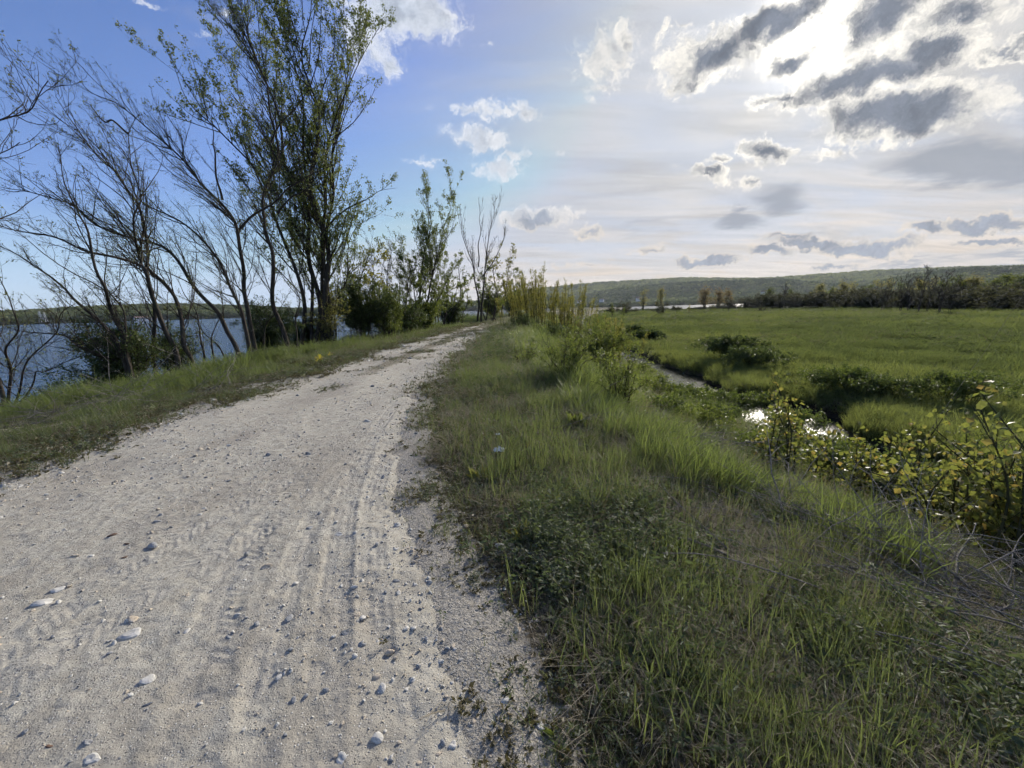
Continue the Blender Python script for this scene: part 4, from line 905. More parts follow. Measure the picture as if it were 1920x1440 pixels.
def rots(n, tilt=.15): return np.stack([rng.normal(0, tilt, n), rng.normal(0, tilt, n), rng.uniform(0, 2 * np.pi, n)], -1)
def view_points(N, r0, r1, a0=-62, a1=62, pw=0.0):
    """spread round the camera so that ground near it gets most"""
    r = np.exp(rng.uniform(math.log(r0), math.log(r1), N)); a = np.radians(rng.uniform(a0, a1, N)); return r * np.sin(a), r * np.cos(a), r
def cover(name, label, protos, N, r0, r1, keep, size, tintf, cat='grass', a0=-62, a1=62, tilt=.15, zs=1.0, tl=.12):
    x, y, r = view_points(N, r0, r1, a0, a1); k = keep(x, y, r) > rng.random(N); x, y, r = x[k], y[k], r[k]
    s = size(x, y, r) * rng.uniform(.7, 1.35, len(x)); z = ground_z(x, y) - .006
    sc = np.stack([s, s, s * (zs if np.isscalar(zs) else zs(x, y, r)) * rng.uniform(.75, 1.25, len(x))], -1)
    return scatter(name, label, cat, protos, np.stack([x, y, z], -1), rots(len(x), tilt), sc, np.clip(tintf(x, y, r) + rng.normal(0, tl, len(x)), 0, 1))
def right_verge(x, y):  return sstep(x - XR(y), .0, .35) * (x < ST(y) - SW(y) - .2) * (y < 130)
def left_verge(x, y): return sstep(XL(y) - x, -.05, .45) * (XL(y) - x < 7.6) * (y < 130)
def shoulder(x, y): return np.exp(-((x - SH(y) - .05) / .38) ** 2)
def slope(x, y): return sstep(x - SH(y), .2, .8)
n1 = lambda x, y: fbm(x, y, .9, 3)
n2 = lambda x, y: fbm(x + 31, y + 7, 1.6, 3)
n3 = lambda x, y: fbm(x - 13, y + 51, 3.1, 3)
def shells(dens, r0, r1, a0, a1, rn):
    """dens patches per square metre inside rn, thinning out beyond"""
    r = np.geomspace(r0, r1, 60); xs, ys = [], []; da = R_(a1 - a0)
    for p, q in zip(r[:-1], r[1:]):
        n = rng.poisson(dens * min(1, (rn / p) ** 1.25) * .5 * da * (q * q - p * p)); rr = np.sqrt(rng.uniform(p * p, q * q, n)); a = np.radians(rng.uniform(a0, a1, n))
        xs.append(rr * np.sin(a)); ys.append(rr * np.cos(a))
    x, y = np.concatenate(xs), np.concatenate(ys); return x, y, np.hypot(x, y)
def sward(name, label, protos, dens, keep, tintf, r0=.9, r1=95, rn=4.0, a0=-16, a1=66, cat='grass', sc=1.0, zs=1.0, lift=-.008):
    x, y, r = shells(dens, r0, r1, a0, a1, rn); k = keep(x, y, r) > rng.random(len(x)); x, y, r = x[k], y[k], r[k]
    s = np.maximum(1, (r / rn) ** .62) * rng.uniform(.65, 1.25, len(x)) * sc * (.65 + .7 * fbm(x + 5, y - 8, .8, 3)); h = .18
    gx_ = (ground_z(x + h, y) - ground_z(x - h, y)) / (2 * h); gy_ = (ground_z(x, y + h) - ground_z(x, y - h)) / (2 * h)
    rot = np.stack([np.arctan(gy_), -np.arctan(gx_), rng.uniform(0, 2 * np.pi, len(x))], -1)
    # spin about the plant's own axis first, then lay it on the slope
    out = np.zeros_like(rot)
    for i in range(len(x)):
        m_ = Matrix.Rotation(rot[i, 0], 3, 'X') @ Matrix.Rotation(rot[i, 1], 3, 'Y') @ Matrix.Rotation(rot[i, 2], 3, 'Z'); out[i] = m_.to_euler('XYZ')
    sz = s ** .75 * zs * rng.uniform(.8, 1.2, len(x))
    return scatter(name, label, cat, protos, np.stack([x, y, ground_z(x, y) + lift], -1), out, np.stack([s, s, sz], -1), np.clip(tintf(x, y, r) + rng.normal(0, .10, len(x)), 0, 1))
dxr = lambda x, y: x - XR(y)
sward('gravel_edge_moss', 'brown moss and seedlings creeping onto the gravel edge', K_edge, 40, lambda x, y, r: (dxr(x, y) > .02) * (dxr(x, y) < 1.3) * (.15 + .85 * sstep(n2(x, y), .36, .56)), lambda x, y, r: .1 + .5 * n3(x, y), cat='moss')
sward('verge_grass', 'short mixed green and withered grass covering the right-hand road verge', K_mix, 15, lambda x, y, r: right_verge(x, y) * sstep(dxr(x, y), .25, .7) * (1 - .6 * slope(x, y)), lambda x, y, r: -.05 + .85 * n2(x * .7, y * .7))
sward('verge_grass', 'greener grass patches on the right-hand road verge', K_green, 5, lambda x, y, r: right_verge(x, y) * sstep(dxr(x, y), .5, 1.1) * np.clip(sstep(n1(x, y), .40, .58) + .6 * sstep(y, 5, 10), 0, 1), lambda x, y, r: .2 + .6 * n1(x, y))
sward('weeds', 'dark leafy and feathery weeds on the right-hand verge', K_weed, 10, lambda x, y, r: right_verge(x, y) * sstep(dxr(x, y), .3, .8) * np.clip(sstep(n1(x + 9, y), .50, .62) + 1.2 * np.exp(-((x - .95) ** 2 + (y - 2.7) ** 2) / .22), 0, 1), lambda x, y, r: .15 + .45 * n3(x, y), cat='weeds', r1=40)
sward('tall_grass', 'tall bright green grass along the crest of the dike', K_tall, 17, lambda x, y, r: right_verge(x, y) * np.clip(shoulder(x, y) + .22 * slope(x, y) * sstep(r, 7, 12), 0, 1) * sstep(n2(x, y), .34, .52), lambda x, y, r: .3 + .6 * n1(x, y))
sward('dead_grass', 'matted dead grass on the crest and slope of the dike', K_dead, 15, lambda x, y, r: right_verge(x, y) * np.clip(.8 * np.exp(-((x - SH(y) + .45) / .4) ** 2) + .75 * slope(x, y), 0, 1) * sstep(n3(x, y), .30, .55), lambda x, y, r: .15 + .6 * n1(x, y))
sward('dead_grass', 'withered straw lying through the right-hand verge', K_dead, 12, lambda x, y, r: right_verge(x, y) * sstep(dxr(x, y), .35, .8) * sstep(n2(x - 4, y), .40, .55), lambda x, y, r: .25 + .6 * n3(x, y), sc=.8, zs=.6)
LA = dict(a0=-68, a1=4, r0=3.0, rn=7.0)
sward('bank_grass', 'green grass on the lake-side verge', K_green, 6, lambda x, y, r: left_verge(x, y) * sstep(XL(y) - x, .5, 1.5) * (.5 + .5 * sstep(n2(x, y), .35, .55)), lambda x, y, r: .1 + .5 * n1(x, y), sc=.8, **LA)
sward('bank_grass', 'short withered and green grass towards the gravel on the lake side', K_mix, 8, lambda x, y, r: left_verge(x, y) * sstep(XL(y) - x, .25, .8) * (.4 + .6 * sstep(n1(x, y), .35, .6)), lambda x, y, r: .1 + .45 * n2(x, y), sc=1.0, zs=.8, **LA)
sward('gravel_edge_moss', 'brown moss along the lake-side gravel edge', K_edge, 16, lambda x, y, r: (XL(y) - x > -.3) * (XL(y) - x < 1.6) * sstep(n2(x, y), .38, .56), lambda x, y, r: .05 + .5 * n3(x, y), cat='moss', sc=1.3, **LA)
sward('tall_grass', 'tall tussocks at the top of the lake bank', K_tall, 16, lambda x, y, r: left_verge(x, y) * np.clip(np.exp(-((XL(y) - x - 4.2) / .8) ** 2) * sstep(n3(x, y), .36, .55) * .7 + np.exp(-((x + 9.3) ** 2 + (y - 10.3) ** 2) / 1.3), 0, 1), lambda x, y, r: .05 + .3 * n1(x, y), sc=1.15, **LA)
sward('dead_grass', 'withered grass and twigs on the brow of the lake bank', K_dead, 7, lambda x, y, r: left_verge(x, y) * sstep(XL(y) - x, 2.5, 5) * (.3 + .6 * sstep(n3(x, y), .4, .6)), lambda x, y, r: .15 + .5 * n2(x, y), sc=1.15, **LA)
sward('centre_strip_grass', 'sparse low grass along the middle of the road', K_edge, 14, lambda x, y, r: np.exp(-(((x - (XL(y) + XR(y)) / 2)) / .26) ** 2) * sstep(n2(x, y) + .2 * sstep(y, 12, 22), .46, .64), lambda x, y, r: .05 + .3 * n1(x, y), r0=9, rn=12.0, a0=-40, a1=4, lift=.01)
# meadow
def in_field(x, y): e = x - ST(y) - SW(y); return (e > .15) * (y > -2) * 1.0
FA = dict(a0=2, a1=68)
fpatch = lambda x, y: fbm(x * .6, y, .075, 4)
cover('meadow_grass', 'lush green meadow grass beyond the stream', T_field, 60000, 11, 270, lambda x, y, r: in_field(x, y) * (.35 + .65 * sstep(fbm(x, y, .35, 3), .35, .6)), lambda x, y, r: np.maximum(.9, (r / 22) ** .85) * (.8 + .4 * sstep(fbm(x, y, .28, 3), .35, .68)), lambda x, y, r: -.02 + .75 * sstep(fpatch(x, y), .40, .62) + 1.1 * (fbm(x, y, .33, 3) - .36), zs=lambda x, y, r: np.minimum(1, (r / 22) ** -.62), **FA)
cover('meadow_weeds', 'broad-leaved tussocks in the meadow', T_fieldw, 22000, 11, 270, lambda x, y, r: in_field(x, y) * sstep(fbm(x + 60, y, .3, 3), .46, .62), lambda x, y, r: np.maximum(.8, (r / 22) ** .85), lambda x, y, r: -.1 + .6 * fpatch(x, y), cat='weeds', zs=lambda x, y, r: np.minimum(1, (r / 22) ** -.62), **FA)
cover('meadow_dead_grass', 'brown withered patches in the meadow', T_fdry, 17000, 12, 250, lambda x, y, r: in_field(x, y) * sstep(fbm(x * .5 + 90, y * 1.2, .11, 4), .50, .64), lambda x, y, r: np.maximum(.9, (r / 22) ** .85), lambda x, y, r: .0 + .4 * fpatch(x, y), zs=lambda x, y, r: np.minimum(.9, (r / 22) ** -.62), **FA)

# ------------------------------------------------------------------ the wood on the far hills
def crown_blob(name, mat, seed, n=170):
    rg = np.random.default_rng(seed); lv = Leaves(); p = rg.normal(0, 1, (n, 3)); p /= np.linalg.norm(p, axis=1, keepdims=True)
    lump = 1 + .22 * np.sin(p[:, 0] * 5 + seed) * np.cos(p[:, 1] * 4 + seed * 2); q = p * lump[:, None] * np.array([.55, .55, .62]) + [0, 0, .62]
    lv.add(q, p + rg.normal(0, .5, p.shape), .34, .8, rg=rg); return lv.build(name, mat, rg=rg)
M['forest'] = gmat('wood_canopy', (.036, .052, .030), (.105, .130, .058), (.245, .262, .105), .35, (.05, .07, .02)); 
T_crown = [crown_blob('canopy', M['forest'], 300 + k) for k in range(4)]
for me in T_crown:
    a = me.attributes.new('hgt', 'FLOAT', 'POINT'); a.data.foreach_set('value', np.full(len(me.vertices), .9, np.float32))
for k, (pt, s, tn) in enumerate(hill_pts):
    lab = ['wood tinted pale as if sunlit on the farthest ridge', 'wood tinted dark as if shaded on the nearer ridge behind the pond', 'wood tinted dark as if shaded on the high ridge at the right', 'wood on the low hills across the lake'][k]
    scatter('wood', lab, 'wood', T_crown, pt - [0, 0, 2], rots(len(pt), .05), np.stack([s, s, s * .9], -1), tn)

# ------------------------------------------------------------------ trees and scrub beyond the meadow
M['leaf_pale'] = leaf_mat('pale_spring_leaf', (.17, .165, .085), (.23, .22, .11), (.29, .27, .14), .45, .85)
M['leaf_scrub'] = leaf_mat('grey_scrub_leaf', (.042, .044, .036), (.062, .066, .048), (.09, .095, .062), .35, .85)
M['leaf_far'] = leaf_mat('far_green_leaf', (.075, .095, .040), (.115, .14, .052), (.16, .18, .07), .45, .85)
M['leaf_tan'] = leaf_mat('tan_spring_leaf', (.16, .12, .07), (.21, .165, .095), (.26, .21, .12), .4, .85)
def proto(kind, seed):
    rg = np.random.default_rng(seed); tb, lv, tr = Tubes(), Leaves(), Tubes()
    h = {'tree': 10.0, 'scrub': 4.5, 'bare': 11.0}[kind]; ns = {'tree': 3, 'scrub': 7, 'bare': 2}[kind]
    sp = dict(levels=[lv_(1.7, .16, (.5, 1.0), .34, 6, 3, .010, .16, (0, 0, .45), lmin=.6, lmax=3.2, leaf=1.0), lv_(1.9, .15, (.5, 1.0), .42, 3, 3, .008, .2, (0, 0, .3), lmin=.4, lmax=1.4)], rmin=.018, leaf_n=6, leaf_l=.34, leaf_w=.75, leaf_sp=.32)
    if kind == 'scrub': sp = dict(sp, leaf_n=7, leaf_l=.26, leaf_sp=.22, rmin=.012, levels=[lv_(2.6, .1, (.5, 1.1), .4, 5, 3, .010, .18, (0, 0, .3), lmin=.5, lmax=2.0, leaf=1.0), lv_(2.4, .1, (.5, 1.1), .45, 3, 3, .008, .2, (0, 0, .2), lmin=.3, lmax=1.0)])
    if kind == 'bare': sp = dict(sp, leaf_n=.15, rmin=.022, levels=[lv_(1.7, .2, (.5, 1.0), .42, 6, 4, .012, .16, (.1, 0, .6), lmin=.8, lmax=4), lv_(2.2, .15, (.4, .9), .4, 4, 3, .009, .2, (.1, 0, .4), lmin=.5, lmax=1.7), lv_(1.6, .15, (.4, .9), .45, 3, 3, .008, .2, (.1, 0, .3), lmin=.3, lmax=.8)])
    for k in range(ns):
        a = rg.uniform(0, 2 * np.pi); o_ = np.array([math.cos(a), math.sin(a), 0]) * (.25 if kind != 'scrub' else .9); hh = h * rg.uniform(.75, 1.0); lean = o_ * rg.uniform(.8, 2.2) + (np.array([.9, 0, 0]) if kind == 'bare' else 0)
        Q = spline([o_ * .6 + [0, 0, -.2], o_ + lean * .4 + [0, 0, hh * .5], o_ + lean + [0, 0, hh]], 10) + rg.normal(0, .06, (10, 3)) * np.linspace(0, 1, 10)[:, None]
        r0 = {'tree': .16, 'scrub': .05, 'bare': .085}[kind]; tr.add(Q, np.linspace(r0, r0 * .2, 10), 5); grow(tb, lv, Q, r0, r0 * .2, sp, rg)
    return h, tr.build('trunk', M['bark']), tb.build('branches', M['bark']), lv
def finish(kind, seed, leaf):
    h, a, b, lv = proto(kind, seed); f = lv.build('foliage', M[leaf]); src = b if kind == 'bare' else f; z = np.zeros(len(src.vertices) * 3, np.float32); src.vertices.foreach_get('co', z)
    return float(np.percentile(z[2::3], 98)), a, b, f
PT = {'pale': [finish('tree', 501, 'leaf_pale'), finish('tree', 502, 'leaf_pale')], 'green': [finish('tree', 503, 'leaf_far'), finish('tree', 504, 'leaf_far')], 'tan': [finish('tree', 505, 'leaf_tan')],
      'scrub': [finish('scrub', 506, 'leaf_scrub'), finish('scrub', 507, 'leaf_scrub'), finish('scrub', 508, 'leaf_scrub')], 'bare': [finish('bare', 509, 'leaf_scrub'), finish('bare', 510, 'leaf_scrub'), finish('bare', 511, 'leaf_scrub')]}
_one = 'zeroth first second third fourth fifth sixth seventh eighth ninth tenth eleventh twelfth thirteenth fourteenth fifteenth sixteenth seventeenth eighteenth nineteenth'.split()
ORD = _one + [('twentieth', 'thirtieth', 'fortieth', 'fiftieth')[t] if u_ == 0 else ('twenty-', 'thirty-', 'forty-', 'fifty-')[t] + _one[u_] for t in range(4) for u_ in range(10)]
def put_tree(name, label, cat, kind, px, dist, top_py, group, rg, wide=1.0, base_z=None):
    h, a, b, f = PT[kind][rg.integers(len(PT[kind]))]; v = ray(px, 575); v = v / math.hypot(v[0], v[1]); x, y = v[0] * dist, v[1] * dist; z = gz(x, y) if base_z is None else base_z
    t = ray(px, top_py); zt = CAM_H + t[2] / math.hypot(t[0], t[1]) * dist; s = max(.15, (zt - z) / h)
    root = empty(name, (x, y, z - .1), label, cat, group); root.rotation_euler = (0, 0, rg.uniform(0, 6.28) if kind != 'bare' else rg.normal(0, .5)); root.scale = (s * wide, s * wide, s)
    for nm, me in (('trunk' if cat == 'tree' else 'stem', a), ('branches', b), ('foliage', f)):
        if me: 
            o = obj(nm, me, root if nm != 'foliage' else crown); crown = o
            if nm != 'trunk' and nm != 'stem': o['kind'] = 'stuff'
    return root
rg = np.random.default_rng(77)
def edge_dist(px): return float(np.interp(px, [1000, 1130, 1250, 1400, 1500, 1600, 1750, 1930, 2100], [230, 225, 240, 255, 235, 215, 175, 150, 145]))
# dark scrub along the far edge of the meadow, in order from the left
sx_ = np.concatenate([np.arange(1135, 1460, 13.5), np.arange(1462, 1960, 22)]); tops = np.interp(sx_, [1135, 1250, 1350, 1420, 1500, 1600, 1700, 1800, 1960], [580, 578, 572, 558, 552, 550, 550, 545, 540])
for k, (a, tp) in enumerate(zip(sx_, tops)):
    put_tree('scrub_bush', f'grey-green scrub bush, {ORD[len(sx_) - k]} from the right along the meadow edge', 'bush', 'scrub', a + rg.normal(0, 3), edge_dist(a) + rg.uniform(0, 10), tp + rg.normal(0, 2.5), 'scrub along the far meadow edge', rg, rg.uniform(1.5, 2.2))
for k, a in enumerate(np.arange(1440, 1975, 25)):
    put_tree('thicket_bush', f'dark tangled thicket bush, {ORD[k + 1]} from the left in the back row at the meadow edge', 'bush', 'scrub', a + rg.normal(0, 4), edge_dist(a) + rg.uniform(10, 18), float(np.interp(a, [1440, 1600, 1750, 1960], [553, 546, 543, 536])) + rg.normal(0, 3), 'thicket behind the scrub', rg, rg.uniform(1.2, 1.7))
# taller trees behind the scrub
row = [(1205, 548, 'pale', 1.0), (1240, 545, 'pale', .8), (1322, 545, 'tan', 1.2), (1345, 548, 'tan', 1.1), (1362, 549, 'tan', 1.2), (1440, 545, 'green', 1.2), (1480, 548, 'green', 1.2), (1532, 537, 'pale', 1.1), (1555, 545, 'green', 1.3), (1575, 534, 'pale', 1.0), (1597, 533, 'pale', .9), (1620, 540, 'green', 1.2), (1645, 531, 'pale', 1.0), (1665, 528, 'pale', .8), (1690, 536, 'green', 1.2), (1715, 530, 'pale', 1.0), (1740, 528, 'pale', 1.1), (1765, 534, 'green', 1.2), (1785, 526, 'green', 1.1), (1805, 530, 'pale', 1.0), (1825, 523, 'pale', 1.3), (1848, 530, 'green', 1.2), (1868, 522, 'green', 1.2), (1890, 520, 'green', 1.4), (1912, 522, 'green', 1.3), (1935, 520, 'green', 1.3), (1960, 518, 'green', 1.3)]
words = {'pale': 'pale yellow-green tree', 'tan': 'tan-tinted tree', 'green': 'full green tree'}
for kind in words:
    sel = [r for r in row if r[2] == kind]
    for k, (a, tp, kd, wd_) in enumerate(sel):
        put_tree('meadow_edge_tree', f'{words[kind]} behind the scrub, {ORD[k + 1]} of its kind from the left', 'tree', kind, a, edge_dist(a) + 22 + rg.uniform(0, 20), tp - 5, 'trees behind the far scrub', rg, wd_ * 1.35)
for k, (a, tp, dd) in enumerate([(1655, 520, -25), (1688, 512, -30), (1704, 518, -28), (1722, 497, -34), (1738, 515, -30), (1762, 508, -36), (1780, 516, -32)]):
    put_tree('dead_tree', f'leafless dead tree standing out in the meadow, {ORD[k + 1]} from the left in its cluster', 'tree', 'bare', a, edge_dist(a) + dd, tp, 'leafless trees in the meadow', rg, 1.2)
for k, (a, by, tp, kd) in enumerate([(1148, 597, 568, 'green'), (1172, 590, 566, 'scrub'), (1238, 592, 566, 'scrub'), (1292, 589, 570, 'pale'), (1430, 586, 572, 'scrub'), (1366, 588, 565, 'bare')]):
    p = gnd(a, by); put_tree('meadow_sapling', f'small lone tree in the meadow before the scrub, {ORD[k + 1]} from the left', 'tree', kd, a, math.hypot(p[0], p[1]), tp, 'lone saplings in the meadow', rg, .9)
put_tree('dead_tree', 'broad leafless tree rising from the scrub left of the pale trees', 'tree', 'bare', 1468, edge_dist(1468) + 6, 530, None, rg, 1.3)

# a dark dike and far bank trees between the pond and the hills
def belt(name, label, px0, px1, dist, n, h0, h1, tint, seed):
    rg = np.random.default_rng(seed); a = rg.uniform(px0, px1, n); P = []
    for q in a: v = ray(q, 575); v = v / math.hypot(v[0], v[1]); d = dist * rg.uniform(.98, 1.06); P.append((v[0] * d, v[1] * d, -2.6))
    s = rg.uniform(h0, h1, n); scatter(name, label, 'wood', T_crown, np.array(P), rots(n, .05), np.stack([s * 1.3, s * 1.3, s], -1), np.clip(rg.normal(tint, .15, n), 0, 1))
belt('shore_trees', 'low dark belt of trees beyond the far pond', 960, 1600, 1200, 700, 4, 9, .12, 81)
belt('shore_trees', 'dark tree belt along the far lake shore', -350, 1000, 1320, 1500, 7, 15, .32, 82)
belt('meadow_scrub', 'low brown scrub between meadow and pond', 1090, 1420, 262, 260, .6, 1.3, .05, 83)

# ------------------------------------------------------------------ small far buildings and a pylon
def simple(name, c, rough=.7):
    m, n, o = material(name); p = n.new('ShaderNodeTexCoord').outputs['Object']; v = n.noise(p, 3, 4, .6)
    n.l.new(pbsdf(n, n.mix(n.ss(v, .3, .7), tuple(q * .85 for q in c), c), rough, .3), o.inputs[0]); return m
M['plaster'] = simple('pale_plaster', (.72, .70, .66)); M['tile'] = simple('grey_brown_roof', (.22, .15, .12)); M['steel'] = simple('galvanised_steel', (.62, .63, .62), .45); M['pane'] = simple('dark_window', (.05, .06, .07), .2)
def box(c, s):
    c, s = np.array(c, float), np.array(s, float) / 2; v = np.array([[x, y, z] for x in (-1, 1) for y in (-1, 1) for z in (-1, 1)]) * s + c
    return v, np.array([[0, 1, 3, 2], [4, 6, 7, 5], [0, 4, 5, 1], [2, 3, 7, 6], [0, 2, 6, 4], [1, 5, 7, 3]])
def house(label, px, py, dist, w, h, seed):
    v = ray(px, py); v = v / math.hypot(v[0], v[1]); b = np.array([v[0] * dist, v[1] * dist, CAM_H + v[2] * dist]); root = empty('house', b, label, 'house', 'far village houses'); root.rotation_euler = (0, 0, math.atan2(-v[0], v[1]) + .3 * math.sin(seed))
    d = w * .7; vv, ff = box((0, 0, h * .25), (w, d, h * 1.5)); obj('wall', mesh_np('wall', vv, [ff], M['plaster'], False), root)
    e = .4; rv = np.array([[-w / 2 - e, -d / 2 - e, h], [w / 2 + e, -d / 2 - e, h], [w / 2 + e, d / 2 + e, h], [-w / 2 - e, d / 2 + e, h], [-w / 2 - e, 0, h * 1.55], [w / 2 + e, 0, h * 1.55]])
    roof = obj('roof', mesh_np('roof', rv, [np.array([[0, 1, 5, 4], [2, 3, 4, 5], [0, 3, 2, 1]]), np.array([[0, 4, 3], [1, 2, 5]])], M['tile'], False), root)
    vv, ff = box((w * .2, d * .15, h * 1.5), (w * .07, w * .07, h * .5)); obj('chimney', mesh_np('chimney', vv, [ff], M['tile'], False), roof)
    for k in range(3):
        vv, ff = box((-w * .3 + k * w * .3, -d / 2 - .02, h * .55), (w * .13, .06, h * .35)); obj('window', mesh_np('window', vv, [ff], M['pane'], False), root)
house('long white building on the far lake shore', 265, 600, 1180, 22, 5, 1); house('small white house right of the long shore building', 290, 600, 1190, 9, 4, 2)
house('white house at the foot of the wooded ridge by the pale trees', 1197, 563, 1150, 13, 6, 3); house('pale house left of the white one at the ridge foot', 1128, 565, 1180, 12, 5, 4); house('small pale house farther left at the ridge foot', 1086, 567, 1190, 11, 5, 5); house('white house seen above the scrub near the tan trees', 1432, 551, 1160, 12, 5, 6)
def pylon(label, px, py, dist, h):
    v = ray(px, py); v = v / math.hypot(v[0], v[1]); b = np.array([v[0] * dist, v[1] * dist, CAM_H + v[2] * dist]); root = empty('pylon', b, label, 'pylon', 'pylons across the lake')
    for sx in (-1, 1):
        for sy in (-1, 1):
            t = Tubes(); t.add(np.array([[sx * h * .11, sy * h * .11, -1], [sx * h * .05, sy * h * .05, h * .55], [0, 0, h]]), [.45, .4, .25], 4); obj('leg', t.build('leg', M['steel']), root)
    for z, w in ((.62, .22), (.74, .18), (.86, .14)):
        t = Tubes(); t.add(np.array([[-h * w, 0, h * z], [0, 0, h * z + .6], [h * w, 0, h * z]]), [.3, .4, .3], 4); obj('crossarm', t.build('crossarm', M['steel']), root)
pylon('left of the two pale pylons across the lake', 78, 603, 1150, 20); pylon('right of the two pale pylons across the lake', 86, 603, 1150, 19)

# ------------------------------------------------------------------ stones in the road
def stone_mat(name, c, c2):
    m, n, o = material(name); p = n.new('ShaderNodeTexCoord').outputs['Object']; v = n.noise(p, 22, 5, .65); w = n.noise(p, 120, 3, .6)
    col = n.mix(n.ss(v, .35, .65), c, c2); col = n.mix(n.ss(w, .55, .75, 0, .5), col, (.42, .39, .34))
    n.l.new(pbsdf(n, col, .75, .3, n.bump(v, .4, .004)), o.inputs[0]); return m
SM = {'white': stone_mat('white_limestone', (.40, .385, .345), (.54, .52, .48)), 'tan': stone_mat('tan_stone', (.38, .31, .22), (.52, .45, .36)), 'grey': stone_mat('grey_stone', (.20, .20, .20), (.33, .33, .32)), 'dark': stone_mat('dark_slate', (.075, .085, .10), (.14, .15, .17)), 'brown': stone_mat('red_brown_clod', (.10, .055, .035), (.19, .12, .08))}
def stone_mesh(sx, sy, sz, seed, mat, sharp=.34):
    rg = np.random.default_rng(seed); nu_, nv = 14, 9; th = np.linspace(0, 2 * np.pi, nu_, endpoint=False); ph = np.linspace(0, np.pi, nv)
    T, Ph = np.meshgrid(th, ph); d = np.stack([np.cos(T) * np.sin(Ph), np.sin(T) * np.sin(Ph), np.cos(Ph)], -1); k = rg.normal(0, 1, (7, 3)); k /= np.linalg.norm(k, axis=1, keepdims=True)
    r = 1 - sharp * np.maximum(0, (d @ k.T) - .5).sum(-1) * 1.5 + .10 * np.sin(d[..., 0] * 3 + seed) * np.cos(d[..., 1] * 2.5)
    v = (d * r[..., None] * np.array([sx, sy, sz])).reshape(-1, 3); i = np.arange(nv * nu_).reshape(nv, nu_); j = np.roll(i, -1, 1)
    return mesh_np('stone', v, [np.stack([i[:-1], i[1:], j[1:], j[:-1]], -1).reshape(-1, 4)], SM[mat], smooth=False)
def lay_stone(label, px, py, wpx, ratio, mat, seed, flat=.45, yaw=None, cat='stone', name='stone'):
    p = gnd(px, py, .01); d = (p - CAM) @ _f; w = wpx / F_PX * d * .5 * (.85 if abs(px - 960) < 400 else .68); x, y = p[0], p[1]
    onroad = (x < XR(y) + .1) and (x > XL(y)); z = road_z(x, y) if onroad else gz(x, y)
    o = obj(name, stone_mesh(w, w * ratio, w * flat, seed, mat)); o.location = (x, y, z + w * flat * .02); rg = np.random.default_rng(seed); o.rotation_euler = (rg.normal(0, .12), rg.normal(0, .12), rg.uniform(-.5, .5) if yaw is None else yaw)
    return tag(o, label, cat, 'loose stones on the road' if cat == 'stone' else None)
